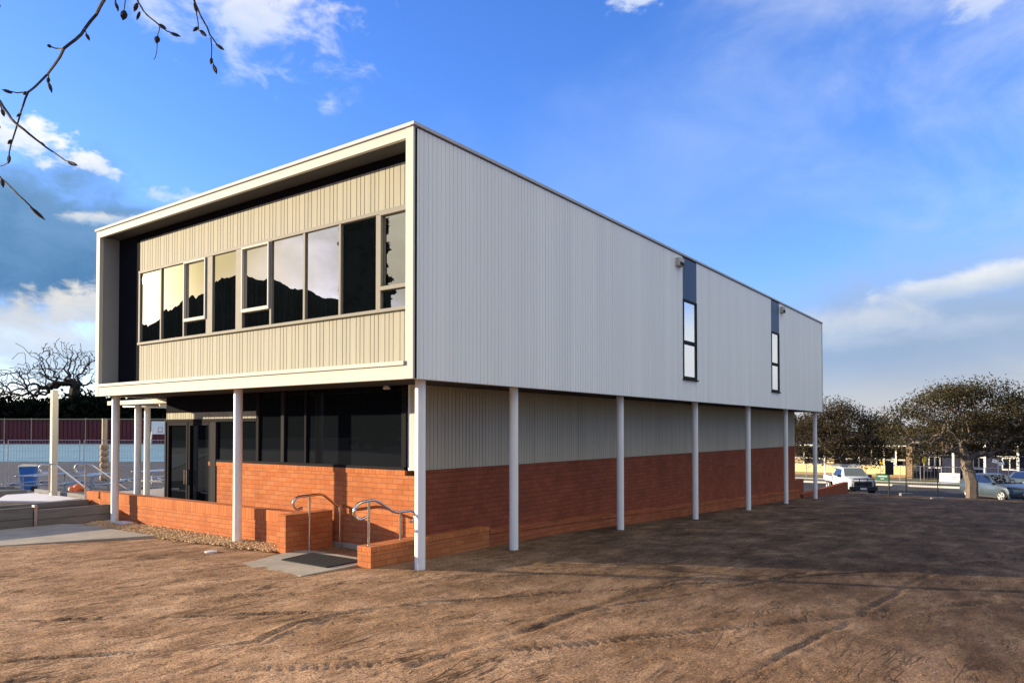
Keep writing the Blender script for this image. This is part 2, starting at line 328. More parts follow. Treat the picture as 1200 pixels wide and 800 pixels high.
def build_ground():
    def axis(lo, hi, f, far):
        a = list(np.arange(lo, hi, f)); s = f; x = hi
        while x < far: a.append(x); s *= 1.09; s = min(s, 120); x += s
        a.append(far); s = f; x = lo; b = []
        while x > -far: x -= s; b.append(x); s *= 1.09; s = min(s, 120)
        return np.array(list(reversed(b)) + a)
    U = axis(-5.6, 6.5, .034, 2500); V = axis(-7.5, 4.6, .034, 2500)
    u, v = np.meshgrid(U, V, indexing='ij')
    z = terrain(u, v)
    near = 1 - sstep(20, 45, np.hypot(u, v))
    wall = np.minimum(sstep(.1, .9, np.where((u > 1) & (u < 34), .95 - v, np.hypot(np.minimum(u + 1.1, 0), 0))) + 0, 1)
    keep = np.where(v > 1.2, sstep(-.5, -1.4, u), np.where(u > -.2, sstep(1.0, .0, v), np.where(v > .9, sstep(-1.1, -1.5, u) , 1)))
    keep = keep * (1 - sstep(-.35, .0, v - (5.95 - (u + .33) * .45)) * (u > -7.5) * (v < 30))
    
    wu = u + .25 * fbm(u * .9, v * .9, 3, 5); wv = v + .25 * fbm(u * .9, v * .9, 3, 9)
    cu = (u * .74 - v * .67); cv = (u * .67 + v * .74)      # along / across the tracks
    d = .05 * fbm(u * .3, v * .3, 3, 1) + .022 * fbm(cu * .6, cv * 2.6, 5, 21) + .018 * fbm(u * 6, v * 6, 3, 31) + .012 * fbm(u * 17, v * 17, 2, 61) + .014 * np.abs(fbm(cu * 2, cv * 8, 4, 51))
    for pts, w, dep, tread in RUTS:
        best = np.full(u.shape, 9.0); arc = np.zeros(u.shape); acc = 0
        for (a0, b0), (a1, b1) in zip(pts[:-1], pts[1:]):
            du, dv = a1 - a0, b1 - b0; l = math.hypot(du, dv)
            t = np.clip(((wu - a0) * du + (wv - b0) * dv) / l ** 2, 0, 1)
            q = np.hypot(wu - a0 - t * du, wv - b0 - t * dv); m = q < best
            best = np.where(m, q, best); arc = np.where(m, acc + t * l, arc); acc += l
        amp = .75 * dep * np.clip(.35 + 2.2 * (fbm(arc * .8 + w * 90, arc * 0 + 3, 3, 77) + .3), .1, 1.3)
        best = np.abs(best + .03 * fbm(u * 7, v * 7, 3, 5)); prof = -np.exp(-(best / (w * .55)) ** 2) + .4 * np.exp(-((best - 1.3 * w) / (w * .6)) ** 2)
        if tread: prof = prof + .55 * np.exp(-(best / (w * .9)) ** 2) * np.sin(arc * 2 * math.pi / .09 + best * 14) * np.clip(1.5 * fbm(arc * 1.3, arc * 0 + 9, 3, 41) + .6, 0, 1.2)
        d = d + amp * prof
    z = z + d * keep * near - .02 * (1 - keep) 
    nu, nv = len(U), len(V)
    co = np.stack([u, v, z], -1).reshape(-1, 3)
    idx = np.arange(nu * nv).reshape(nu, nv)
    q = np.stack([idx[:-1, :-1], idx[1:, :-1], idx[1:, 1:], idx[:-1, 1:]], -1).reshape(-1, 4)
    me = bpy.data.meshes.new('ground'); me.vertices.add(len(co)); me.vertices.foreach_set('co', co.ravel())
    me.loops.add(q.size); me.loops.foreach_set('vertex_index', q.ravel().astype(np.int32))
    me.polygons.add(len(q)); me.polygons.foreach_set('loop_start', np.arange(0, q.size, 4, dtype=np.int32)); me.polygons.foreach_set('loop_total', np.full(len(q), 4, np.int32))
    me.update(); me.validate(); me.materials.append(M['dirt']); me.shade_smooth()
    o = bpy.data.objects.new('ground', me); COL.objects.link(o); tag(o, kind='structure')
    return U, V, z
GU, GV, GZ = build_ground()
def gz(u, v):
    i = min(max(np.searchsorted(GU, u), 1), len(GU) - 1); j = min(max(np.searchsorted(GV, v), 1), len(GV) - 1)
    a = (u - GU[i - 1]) / (GU[i] - GU[i - 1]); b = (v - GV[j - 1]) / (GV[j] - GV[j - 1])
    return float((GZ[i - 1, j - 1] * (1 - a) + GZ[i, j - 1] * a) * (1 - b) + (GZ[i - 1, j] * (1 - a) + GZ[i, j] * a) * b)

ICO = None
def pebbles(name, mat, pts, label=None, kind='stuff'):
    bm = bmesh.new(); bmesh.ops.create_icosphere(bm, subdivisions=1, radius=1); bv = np.array([v.co[:] for v in bm.verts]); bf = [[v.index for v in f.verts] for f in bm.faces]; bm.free()
    m = MB()
    for (x, y, z, r) in pts:
        s = np.array([rng.uniform(.6, 1.3), rng.uniform(.6, 1.3), rng.uniform(.4, .8)]) * r
        a = rng.uniform(0, 6.28); c, sn = math.cos(a), math.sin(a)
        q = bv * rng.uniform(.8, 1.15, bv.shape) * s
        q = np.stack([q[:, 0] * c - q[:, 1] * sn + x, q[:, 0] * sn + q[:, 1] * c + y, q[:, 2] + z], 1)
        m.add(q.tolist(), bf)
    o = m.build(name, mat); tag(o, label, None, None, kind); return o
pts = []
for _ in range(22000):
    q_ = rng.uniform(0, 1) ** .7 * 14; a_ = rng.uniform(-.75, 1.9); u = -7.3 + 1.2 + q_ * math.cos(a_); v = -7.0 + q_ * math.sin(a_)
    if u > -.6 and v > .5 or u - .55 * v > 2.5 + rng.normal(0, .8): continue
    if -1.2 < u < .5 and 1 < v < 3: continue
    r = min(.0035 + abs(rng.normal(0, 1)) ** 2 * .0018, .013); pts.append((u, v, gz(u, v) + r * .2, r))
pebbles('dirt_clods', 'clod', pts)

# ------------------------------------------------------------------ school building
bld = empty('school_building', (0, 0, 0), 'two storey school building with white ribbed upper box on brick base and round posts', 'building')
ZB, ZT, LN, WD = 2.71, 6.28, 23.5, 9.34
UR, UL, VL = .4, 1.12, 1.0                   # recess depth, lower front plane, lower side plane
def ribs(a0, a1, z0, z1, plane, axis, pat, depth, out=-1, base=None):
    """profiled cladding sheet: ridges along z, running along u or v; out = outward sign"""
    prof = []; s = a0; i = 0
    while s < a1 - 1e-4:
        w, g = pat[i % len(pat)]; i += 1
        for ds, dp in ((0, 0), (w, 0), (w + g * .25, -depth), (w + g * .75, -depth)):
            prof.append((min(s + ds, a1), dp))
        s += w + g
    prof.append((a1, 0)); m = MB(); n = len(prof)
    P = lambda t, d, z: (t, plane + out * d, z) if axis == 'u' else (plane + out * d, t, z)
    m.add([P(t, d, z0) for t, d in prof] + [P(t, d, z1) for t, d in prof], [(k, k + 1, k + 1 + n, k + n) for k in range(n - 1)])
    # backing sheet so that the skin has thickness
    m.add([P(a0, -.05, z0), P(a1, -.05, z0), P(a1, -.05, z1), P(a0, -.05, z1)], [(0, 1, 2, 3)])
    return m
PS = [(.082, .010)] * 8 + [(.070, .024)]
PF = [(.074, .014), (.074, .014), (.128, .014)]
SL = [(9.44, 10.31), (16.66, 17.54)]
side = MB()
for a, b, z0, z1 in [(0.03, SL[0][0], ZB, ZT - .05), (SL[0][1], SL[1][0], ZB, ZT - .05), (SL[1][1], LN, ZB, ZT - .05), (SL[0][0], SL[0][1], ZB, 3.24), (SL[1][0], SL[1][1], ZB, 3.24)]:
    r = ribs(a, b, z0, z1, 0, 'u', PS, .012); side.add(r.v, r.f)
side.build('side_cladding', 'side', bld)
m = MB()
m.box(.05, LN, .06, .10, ZB, ZT - .06)              # wall body behind the skin
m.box(LN - .02, LN, .05, WD - .05, ZB, ZT - .03); m.box(UR, LN, WD - .1, WD - .02, ZB, ZT - .03)
m.build('wall_core', 'side', bld)
box(LN - .06, LN + .012, -.012, .06, ZB, ZT - .03).build('corner_flashing', 'cream', bld)
box(.02, LN + .02, .02, WD - .02, ZT - .03, ZT + .0).build('roof', 'roof', bld)
m = MB(); m.box(-.03, LN + .03, -.03, .03, ZT - .03, ZT + .015); m.box(-.03, .05, .032, WD + .03, ZT - .035, ZT + .015); m.build('roof_capping', 'capping', bld)
# front frame: top fascia, jambs, bottom fascia
box(0, .06, .152, WD - .15, 6.10, ZT - .036).build('top_fascia', 'cream', bld, bevel=.004)
box(-.004, .075, 0, .15, ZB, ZT - .036).build('frame_jamb', 'cream', bld, bevel=.004)
box(-.004, .075, WD - .15, WD, ZB, ZT - .036).build('frame_jamb', 'cream', bld, bevel=.004)
box(0, .06, .152, WD - .152, ZB - .002, 2.90).build('bottom_fascia', 'cream', bld, bevel=.004)
box(-.03, UR, .156, WD - .156, 2.903, 2.965).build('ledge', 'cream', bld, bevel=.006)
box(.062, UR + .1, .152, WD - .152, 6.115, 6.15).build('recess_soffit', 'soffit', bld)
box(.077, UR + .1, WD - .165, WD - .1, 2.967, 6.113).build('side_lining', 'return', bld)
box(.077, UR + .1, .10, .163, 2.967, 6.113).build('side_lining', 'return', bld)
VJ = 8.28
ribs(.165, VJ, 2.967, 3.78, UR, 'v', PF, .012).build('front_cladding', 'front', bld)
ribs(.165, VJ, 5.33, 5.975, UR, 'v', PF, .012).build('front_cladding', 'front', bld)
m = MB(); m.box(UR - .002, UR + .05, VJ + .003, WD - .167, 2.969, 6.111); m.box(UR + .003, UR + .05, .166, VJ, 5.977, 6.111); m.build('painted_recess_shade', 'dark', bld)  # cast shadow of the recess edges, put in as a dark panel and strip
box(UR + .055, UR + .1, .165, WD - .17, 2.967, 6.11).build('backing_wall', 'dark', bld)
# ribbon window
ZS, ZH = 3.82, 5.27
m = MB()
m.box(UR - .05, UR + .05, .166, VJ, ZS - .05, ZS); m.box(UR - .035, UR + .05, .166, VJ, ZH, ZH + .055)
for c, w in [(VJ - .03, .06), (7.39, .045), (6.535, .045), (5.645, .21), (4.69, .20), (3.76, .05), (2.85, .05), (1.965, .05), (1.09, .10), (.19, .05)]:
    m.box(UR - .03, UR + .05, c - w / 2, c + w / 2, ZS + .001, ZH - .001)
wf = m.build('ribbon_window', 'alu', bld, bevel=.003)
panes = [(VJ - .06, 7.4125, 0), (7.3675, 6.5575, 0), (6.5125, 5.75, 1), (5.54, 4.79, 0), (4.59, 3.785, 1), (3.735, 2.875, 0), (2.825, 1.99, 0), (1.94, 1.14, 0), (1.04, .215, 1)]
for k, (b, a, aw) in enumerate(panes):
    spans = [(ZS, ZH)] if not aw else [(ZS, 4.09), (4.16, ZH)]
    for j, (z0, z1) in enumerate(spans):
        t = (.0012, -.0010, .0008, -.0012, .0014, -.0006, .0010, -.0014, .0006)[k] * (1 if j == 0 else -1.2)
        g = MB().add([(UR - t, a, z0), (UR + t, b, z0), (UR + t * 1.4, b, z1), (UR - t * .6, a, z1), (UR + .01, a, z0), (UR + .01, b, z0), (UR + .01, b, z1), (UR + .01, a, z1)],
                     [(0, 1, 2, 3), (7, 6, 5, 4), (0, 4, 5, 1), (1, 5, 6, 2), (2, 6, 7, 3), (3, 7, 4, 0)])
        g.build('pane', 'glass', wf)
    if aw:
        s = MB(); w = .032; p0, p1 = UR - .055, UR - .004
        s.box(p0, p1, a, b, 4.10, 4.16); s.box(p0, p1, a, b, ZH - w, ZH - .002); s.box(p0, p1, a, a + w, 4.162, ZH - w - .002); s.box(p0, p1, b - w, b, 4.162, ZH - w - .002)
        s.build('awning_sash', 'cream' if k < 8 else 'alu', wf, bevel=.003)
# slit windows in the side wall
for a, b in SL:
    m = MB(); y0, y1 = -.018, .05
    m.box(a, a + .05, y0, y1, 3.25, 5.2); m.box(b - .05, b, y0, y1, 3.25, 5.2)
    for z0, z1 in ((3.25, 3.31), (4.10, 4.19), (5.15, 5.2)): m.box(a + .051, b - .051, y0, y1, z0, z1)
    m.box(a - .03, b + .03, -.05, .04, 3.215, 3.247)
    w = m.build('slit_window', 'greyalu', bld, bevel=.003)
    box(a + .05, b - .05, .012, .03, 3.31, 4.10).build('pane', 'slitglass', w); box(a + .05, b - .05, .012, .03, 4.19, 5.15).build('pane', 'slitglass', w)
    sp = ribs(a, b, 5.205, ZT - .07, -.004, 'u', [(.10, .012)], .014); sp.build('spandrel_panel', 'blue', w)
for a in (9.02, 17.66):
    v_ = MB(); v_.box(a, a + .3, -.10, -.002, 5.93, 6.13)
    vo = v_.build('wall_vent', 'cream', bld, bevel=.01)
    m = MB(); [m.box(a + .03, a + .27, -.112, -.102, 5.95 + .03 * i, 5.965 + .03 * i) for i in range(3)]; m.build('louvre', 'dark', vo)
# undercroft soffit
m = MB(); m.box(.065, LN - .01, .06, WD - .03, ZB + .012, ZB + .03)
sf = m.build('undercroft_soffit', 'soffit', bld)
for i in range(1, 10): box(2.4 * i, 2.4 * i + .02, .07, VL, ZB + .004, ZB + .011).build('soffit_joint', 'greyalu', sf)
# lower storey
UE = 23.2
box(UL + .234, UE, VL, VL + .23, -1.3, 1.34).build('brick_wall', 'shadebrick', bld)
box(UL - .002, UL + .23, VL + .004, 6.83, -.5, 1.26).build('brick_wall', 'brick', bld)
box(UL - .012, UL + .236, VL + .235, 6.845, 1.262, 1.345).build('brick_sill', 'soldier', bld, bevel=.005)
box(UL - .025, UL, VL + .24, 4.6, -.4, .06).build('concrete_upstand', 'concrete', bld, bevel=.006)
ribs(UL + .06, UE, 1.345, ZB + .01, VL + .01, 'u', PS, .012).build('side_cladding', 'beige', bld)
box(UL + .02, UE, VL + .07, VL + .2, 1.345, ZB + .01).build('wall_core', 'side', bld)
box(UL, UL + .07, VL - .006, VL + .135, 1.347, ZB + .01).build('corner_flashing', 'cream', bld, bevel=.003)
box(UE - .2, UE, VL + .25, 8.4, -1.3, ZB).build('end_wall', 'brick', bld)
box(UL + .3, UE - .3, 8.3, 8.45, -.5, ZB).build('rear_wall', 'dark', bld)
# lower glazing
zs, zh = 1.345, 2.22
fr = MB(); u0, u1 = UL - .01, UL + .08
fr.box(u0, u1, VL + .25, 6.6, zs + .002, zs + .05); fr.box(u0, u1, 5.2, 8.5, zh - .06, zh)
for v_, w in [(5.18, .08), (3.74, .05), (1.27, .10)]: fr.box(u0, u1, v_ - w / 2, v_ + w / 2, zs + .052, ZB - .005)
gf = fr.build('lower_window', 'darkalu', bld, bevel=.003)
for a_ in ((u0 - .01, u1, 6.57, 6.77, -.1, zh - .062), (u0, u1, 4.36, 4.45, zs + .052, ZB - .005), (u0, u1, 8.505, 8.56, -.1, zh)): box(*a_).build('mullion', 'greyalu', gf, bevel=.003)
for a, b, t in [(1.3, 3.71, zs + .05), (3.77, 4.36, zs + .05), (4.45, 5.14, zs + .05)]:
    box(UL + .03, UL + .045, a, b, t, ZB - .01).build('pane', 'lowglass', gf)
box(UL + .03, UL + .045, 5.22, 6.57, zs + .05, zh - .06).build('pane', 'lowglass', gf)
m = MB(); m.box(UL, UL + .08, 2.1, 3.1, zs + .055, zs + .5) if 0 else None
ribs(5.2, 8.5, zh + .004, 2.36, UL, 'v', PF, .012).build('front_cladding', 'front', bld)
box(UL - .004, UL + .05, 5.2, 8.5, 2.364, ZB - .002).build('painted_soffit_shade', 'dark', bld)  # dark sheet painting the shade under the overhang
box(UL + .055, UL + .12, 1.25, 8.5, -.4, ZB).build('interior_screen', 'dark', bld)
for a, b in ((6.78, 7.6), (7.63, 8.45)):
    m = MB(); m.box(u0, u1, a, a + .06, -.1, zh - .064); m.box(u0, u1, b - .06, b, -.1, zh - .064); m.box(u0, u1, a + .061, b - .061, -.1, .05); m.box(u0, u1, a + .061, b - .061, zh - .13, zh - .064)
    d = m.build('glass_door', 'darkalu', bld, bevel=.003)
    box(UL + .03, UL + .045, a + .06, b - .06, .05, zh - .13).build('pane', 'lowglass', d)
    hv = b - .03 if a < 7 else a + .03
    MB().tube([(u0, hv, .85), (u0 - .05, hv, .85), (u0 - .05, hv, 1.15), (u0, hv, 1.15)], .012, 8).build('handle', 'steel', d, smooth=True)
# brick plinth along the side, running past the building end
m = MB(); m.box(2.78, 2.80, .86, .998, -.3, .2)
def plinth(u0_, u1_, v0_, v1_, zt0, zt1, zb0, zb1):
    return MB().add([(u0_, v0_, zb0), (u1_, v0_, zb1), (u1_, v1_, zb1), (u0_, v1_, zb0), (u0_, v0_, zt0), (u1_, v0_, zt1), (u1_, v1_, zt1), (u0_, v1_, zt0)],
                    [(0, 3, 2, 1), (4, 5, 6, 7), (0, 1, 5, 4), (1, 2, 6, 5), (2, 3, 7, 6), (3, 0, 4, 7)])
plinth(2.765, UE, .80, .997, .17, -.50, -.6, -1.4).build('brick_plinth', 'midshadebrick', bld)
plinth(2.768, UE, .785, .998, .245, -.425, .173, -.497).build('plinth_coping', 'midshadebrick', bld)
# columns
def column(u, v, zb, zt):
    m = MB(); m.tube([(u, v, zb - .15), (u, v, zt)], .077, 32)
    c = m.build('column', 'white', bld, smooth=True)
for u in (.36, 2.73, 6.62, 10.8, 15.05, 19.15, 23.3): column(u, .25 if u > 1 else .2, float(terrain(u, .25)) - .0, ZB + .01)
for v in (4.5, 8.95): column(.25, v, .03, ZB + .01)
# side canopy on two posts
m = MB(); m.box(1.3, 2.58, 7.8, 11.6, 2.66, 2.70); m.box(1.3, 1.36, 7.8, 11.6, 2.60, 2.658); m.box(1.36, 2.58, 11.54, 11.6, 2.60, 2.658)
cn = m.build('side_canopy', 'cream', bld, bevel=.004)
box(2.6, 12, 8.6, 13.5, 2.62, 2.70).build('rear_canopy', 'white', bld)
column(1.62, 10.72, .2, 2.66); column(3.0, 12.95, .0, 2.62)
# small fittings
sc = MB().lathe([(.06, 0), (.06, .02), (.045, .05), (.02, .065)], 20, (1.0, 1.55, ZB - .055)); sc.build('security_camera', 'white', bld, smooth=True)
box(21.6, 21.85, VL - .09, VL + .0, 1.95, 2.1).build('wall_light', 'white', bld, bevel=.02)

# ------------------------------------------------------------------ walls, steps and rails by the entry
def bwall(name, parts, caps, label, cat='wall', group=None):
    o = empty(name, (parts[0][0], parts[0][2], 0), label, cat, group)
    ox, oy = parts[0][0], parts[0][2]
    for a in parts: box(a[0] - ox, a[1] - ox, a[2] - oy, a[3] - oy, a[4], a[5]).build('brickwork', 'brick', o)
    for a in caps: box(a[0] - ox, a[1] - ox, a[2] - oy, a[3] - oy, a[4], a[5]).build('brick_coping', 'soldier', o, bevel=.005)
    return o
bwall('garden_wall', [(.45, .68, 3.06, 10.7, -.4, .40), (.02, .98, 2.83, 3.055, -.3, .62)], [(.445, .685, 3.062, 10.705, .402, .60)],
      'low orange brick garden wall in front of the glass doors with a pier end by the doormat')
bwall('entry_kerb_wall', [(-.03, 1.09, .80, 1.08, -.3, .225), (1.092, 2.76, .80, .995, -.5, .225)], [(-.035, 1.092, .79, 1.085, .227, .305), (1.094, 2.765, .79, .996, .227, .30)],
      'knee high brick kerb wall carrying a handrail beside the corner post')
m = MB(); m.box(23.6, 32.2, .80, 1.02, -1.5, -.62)
tag(m.build('boundary_wall', 'shadebrick'), 'low shade-toned red brick wall running on past the far end post to the white ute', 'wall')
tag(box(UE + .1, 24.9, 1.1, 1.33, -1.4, -.08).build('stub_wall', 'shadebrick'), 'short stepped brick stub at the far end of the brick base', 'wall')
def rail(name, path, posts, label, group):
    o = empty(name, (path[0][0], path[0][1], posts[0][2]), label, 'handrail', group); b = Vector(o.location)
    # round the corners of the path
    W = [Vector(p) for p in path]; P = [W[0]]
    for i in range(1, len(W) - 1):
        p, q, r = W[i - 1], W[i], W[i + 1]; d = min(.09, (q - p).length * .48, (r - q).length * .48)
        e, f = q + (p - q).normalized() * d, q + (r - q).normalized() * d
        P += [e * (1 - t) ** 2 + q * (2 * t * (1 - t)) + f * t ** 2 for t in (0, .2, .4, .6, .8, 1)]
    P.append(W[-1])
    MB().tube([p - b for p in P], .021, 12).build('rail', 'steel', o, smooth=True)
    for (x, y, z0, z1) in posts:
        mm = MB(); mm.tube([Vector((x, y, z0)) - b, Vector((x, y, z1)) - b], .019, 12)
        q = mm.build('post', 'steel', o, smooth=True)
        MB().lathe([(.045, 0), (.045, .006), (.03, .01)], 16, (x - b.x, y - b.y, z0 - b.z)).build('base_plate', 'steel', q)
    return o
rail('handrail', [(.24, 2.7, .73), (.16, 2.7, .71), (.10, 2.7, .74), (.065, 2.7, .80), (.08, 2.7, .87), (.15, 2.7, .91), (.25, 2.7, .92), (.66, 2.7, .925), (.98, 2.7, .69), (1.10, 2.7, .70)], [(.39, 2.7, .025, .925), (1.03, 2.7, -.16, .70)],
     'stainless handrail with looped end fixed to the doormat slab beside the dark brick pier', 'stainless entry handrails')
rail('handrail', [(.03, .97, .72), (-.07, .97, .69), (-.16, .97, .73), (-.20, .97, .81), (-.17, .97, .89), (-.09, .97, .94), (.02, .97, .955), (.22, .97, .96), (.62, .97, .73), (.92, .97, .735), (1.02, .97, .72), (1.07, .97, .66), (1.05, .97, .59), (.97, .97, .56)],
     [(.09, .97, .30, .955), (.74, .97, .30, .73)], 'stainless handrail with looped ends standing on top of the knee high brick kerb', 'stainless entry handrails')
m = MB(); m.prism([(-1.02, 1.10), (.42, 1.10), (.42, 2.825), (-.06, 2.825), (-1.02, 2.52)], -.15, .022)
tag(m.build('entry_slab', 'concrete', bevel=.008), kind='structure')
tag(box(.43, UL - .03, 1.09, 2.82, -.4, -.16).build('entry_step', 'concrete'), kind='structure')
tag(MB().prism([(-.45, 1.25), (.22, 1.25), (.22, 2.42), (-.45, 2.30)], .024, .040).build('doormat', 'mat', bevel=.004), 'black rubber doormat lying on the pale slab at the foot of the brick pier', 'doormat')
def lid(p, r, label):
    o = MB().lathe([(r, 0), (r, .03), (r * .9, .036), (r * .3, .04)], 20, (p[0], p[1], p[2] - .005)); tag(o.build('manhole_cover', 'whiteslab'), label, 'drain lid', None)
lid((-.62, 3.9, .0), .10, 'small round pale drain lid in the dirt left of the doormat')
tag(box(.16, .36, 8.35, 8.75, .0, .07).build('drain_cover', 'whiteslab', bevel=.01), 'white drain cover in the pebbles beside the left front post', 'drain cover')
# pebble strip
pts = []
poly = [(-.30, 9.0), (-.32, 6.2), (-.10, 4.5), (.0, 3.05), (.44, 3.05), (.44, 9.4)]
for _ in range(6500):
    v = rng.uniform(3.06, 9.4); lo = np.interp(v, [3.05, 4.5, 6.2, 9.0, 9.4], [.0, -.12, -.34, -.32, .0]) + rng.normal(0, .07); u = rng.uniform(lo, .44)
    r = rng.uniform(.014, .03); pts.append((u, v, .015 + rng.uniform(0, .02), r))
pebbles('gravel', 'stone', pts)
tag(MB().prism([(.44, 3.05), (.44, 9.4), (-.2, 9.3), (-.22, 6.2), (.02, 4.5), (.06, 3.05)], -.1, .008).build('gravel_bed', 'stone'), kind='structure')
tag(MB().prism([(-.33, 6.22), (-.38, 9.0), (-.6, 9.42), (-6.5, 9.50), (-6.5, 9.2), (-2.6, 7.24)], -.1, .05).build('path', 'concrete', bevel=.008), kind='structure')

# ------------------------------------------------------------------ raised bed with concrete sleepers on the left
def sleepers(u0, u1, v, z0, z1, label, n=2):
    o = empty('sleeper_wall', ((u0 + u1) / 2, v, z0), label, 'retaining wall', 'grey sleeper walls of the raised bed'); w = (u1 - u0) / 2; h = (z1 - z0) / n
    for i in range(n): box(-w, w, -.04, .04, i * h + .003, (i + 1) * h - .003).build('sleeper', 'sleeper', o, bevel=.008)
    return o
sleepers(-.98, .44, 9.62, -.05, .36, 'grey two board sleeper wall between the steel joiner and the left front post')
sleepers(-4.4, -1.06, 9.64, -.05, .43, 'grey two board sleeper wall running out of frame at the left')
m = MB(); m.box(-1.05, -.99, 9.57, 9.69, -.1, .46); tag(m.build('wall_joiner', 'galv'), 'upright steel joiner post between the two grey sleeper walls', 'joiner post')
tag(box(-4.4, .44, 9.69, 10.5, -.1, .31).build('garden_bed', 'soil'), kind='structure')
sleepers(-3.5, .42, 10.55, .12, .42, 'grey sleeper edging behind the strip of dark soil', 1)
tag(box(-3.5, .4, 10.6, 11.7, -.1, .385).build('upper_bed', 'soil'), kind='structure')
tag(MB().prism([(-.30, 10.62), (.38, 10.8), (.38, 13.3), (-.25, 13.3), (-1.0, 11.8)], .2, .425).build('white_path', 'whiteslab', bevel=.006), kind='structure')
sleepers(-2.5, .3, 13.6, .2, .50, 'dark sleeper edging at the back of the raised bed below the blue bin', 1)
o = empty('sleeper_wall', (.52, 12.3, .2), 'dark sleeper edging running from the cream post to the brick wall', 'retaining wall', 'grey sleeper walls of the raised bed')
box(-.05, .05, -1.5, 1.3, 0, .3).build('sleeper', 'sleeper', o, bevel=.008)
tag(MB().prism([(.6, 9.0), (1.2, 8.5), (9, 8.5), (9, 16), (-2.5, 16), (-2.5, 13.66), (.6, 13.66)], -.6, .1).build('terrace', 'concrete'), kind='structure')
b = at(62.5, 577, 17.5)
m = MB(); m.box(b.x - .065, b.x + .065, b.y - .065, b.y + .065, .35, 2.95); pc = m.build('carport_post', 'cream', bevel=.006); tag(pc, 'tall square cream post standing alone behind the raised bed', 'post')
mm = MB(); [mm.cyl((b.x - .07, b.y - .02, 2.85 - i * .12), .008, .012, 8) for i in range(2)]
for (lx, rx, D, lab) in ((45, 105, 16.9, 'steel stair handrail sloping down beside the cream post'), (87, 152, 16.4, 'steel stair handrail sloping down behind the end of the brick garden wall')):
    f = lambda px, py: tuple(at(px, py, D)); k = (rx - lx) / 60
    p0 = at(lx + 13, 577 if lx < 60 else 580, D); 
    rail('stair_handrail', [f(lx + 13, 553), f(lx + 3, 553), f(lx, 548), f(lx + 4, 543.5), f(lx + 20, 544), f(rx - 4, 572 if lx < 60 else 573), f(rx, 573)], [(p0.x, p0.y, p0.z, f(lx + 13, 544)[2])], lab, 'stair handrails by the raised bed')
b = at(91, 574, 17.0); pts = []
m = MB()
for dx, dy, r in ((0, 0, .11), (.12, .05, .10), (-.1, .06, .08)):
    m.lathe([(r * .55, 0), (r, r * .5), (r * .85, r * 1.1), (r * .45, r * 1.45), (r * .12, r * 1.5)], 14, (b.x + dx, b.y + dy, b.z - .03))
tag(m.build('bundle', 'orange', smooth=True), 'crumpled orange plastic bundle on the ground by the stair handrails', 'bundle')

# ------------------------------------------------------------------ schoolyard beyond on the left
def flat(name, mat, pts, z, kind='structure'):
    m = MB(); m.add([(p[0], p[1], p[2] + z) for p in pts], [tuple(range(len(pts)))]); return tag(m.build(name, mat), kind=kind)
def sheet(name, mat, c00, c10, c11, c01, n, m_, lift):   # sheet that follows the land
    mb = MB(); 
    for i in range(n + 1):
        for j in range(m_ + 1):
            a, b_ = i / n, j / m_; p = (Vector(c00) * (1 - a) + Vector(c10) * a) * (1 - b_) + (Vector(c01) * (1 - a) + Vector(c11) * a) * b_
            mb.v.append((p.x, p.y, float(terrain(p.x, p.y)) + lift))
    mb.f = [(i * (m_ + 1) + j, (i + 1) * (m_ + 1) + j, (i + 1) * (m_ + 1) + j + 1, i * (m_ + 1) + j + 1) for i in range(n) for j in range(m_)]
    return tag(mb.build(name, mat), kind='structure')
g2 = lambda lat, D: (CAM.x + FW.x * D + RT.x * lat, CAM.y + FW.y * D + RT.y * lat, 0)
sheet('schoolyard', 'asphalt', g2(-60, 19), g2(-8.5, 19), g2(-14, 48.8), g2(-90, 48.8), 24, 16, .03)
sheet('basketball_court', 'court', g2(-95, 48.6), g2(-14, 48.6), g2(-26, 72), g2(-120, 72), 30, 30, .04)
# bin
b = at(33.5, 570, 29.5); gzb = float(terrain(b.x, b.y)) + .03
bn = empty('wheelie_bin', (b.x, b.y, gzb), 'blue wheelie bin with pale lid standing at the wire fence', 'bin', rz=YAW - 1.2)
m = MB(); m.add([(-.22, -.2, .06), (.2, -.2, .06), (.2, .2, .06), (-.22, .2, .06), (-.3, -.28, .98), (.27, -.28, .98), (.27, .28, .98), (-.3, .28, .98)], [(0, 3, 2, 1), (4, 5, 6, 7), (0, 1, 5, 4), (1, 2, 6, 5), (2, 3, 7, 6), (3, 0, 4, 7)])
m.build('body', 'bin', bn, bevel=.03)
m = MB(); m.add([(-.33, -.3, .985), (.3, -.3, .985), (.3, .3, .985), (-.33, .3, .985), (-.26, -.24, 1.07), (.27, -.27, 1.05), (.27, .27, 1.05), (-.26, .24, 1.07)], [(0, 3, 2, 1), (4, 5, 6, 7), (0, 1, 5, 4), (1, 2, 6, 5), (2, 3, 7, 6), (3, 0, 4, 7)])
m.build('lid', 'binlid', bn, bevel=.02)
MB().bar((.36, -.22, .95), (.36, .22, .95), .03, .03).build('handle', 'bin', bn)
for s in (-1, 1): MB().lathe([(.05, -.03), (.1, -.025), (.1, .025), (.05, .03)], 18, (.22, s * .25, .1), 'y').build('wheel', 'tyre', bn)
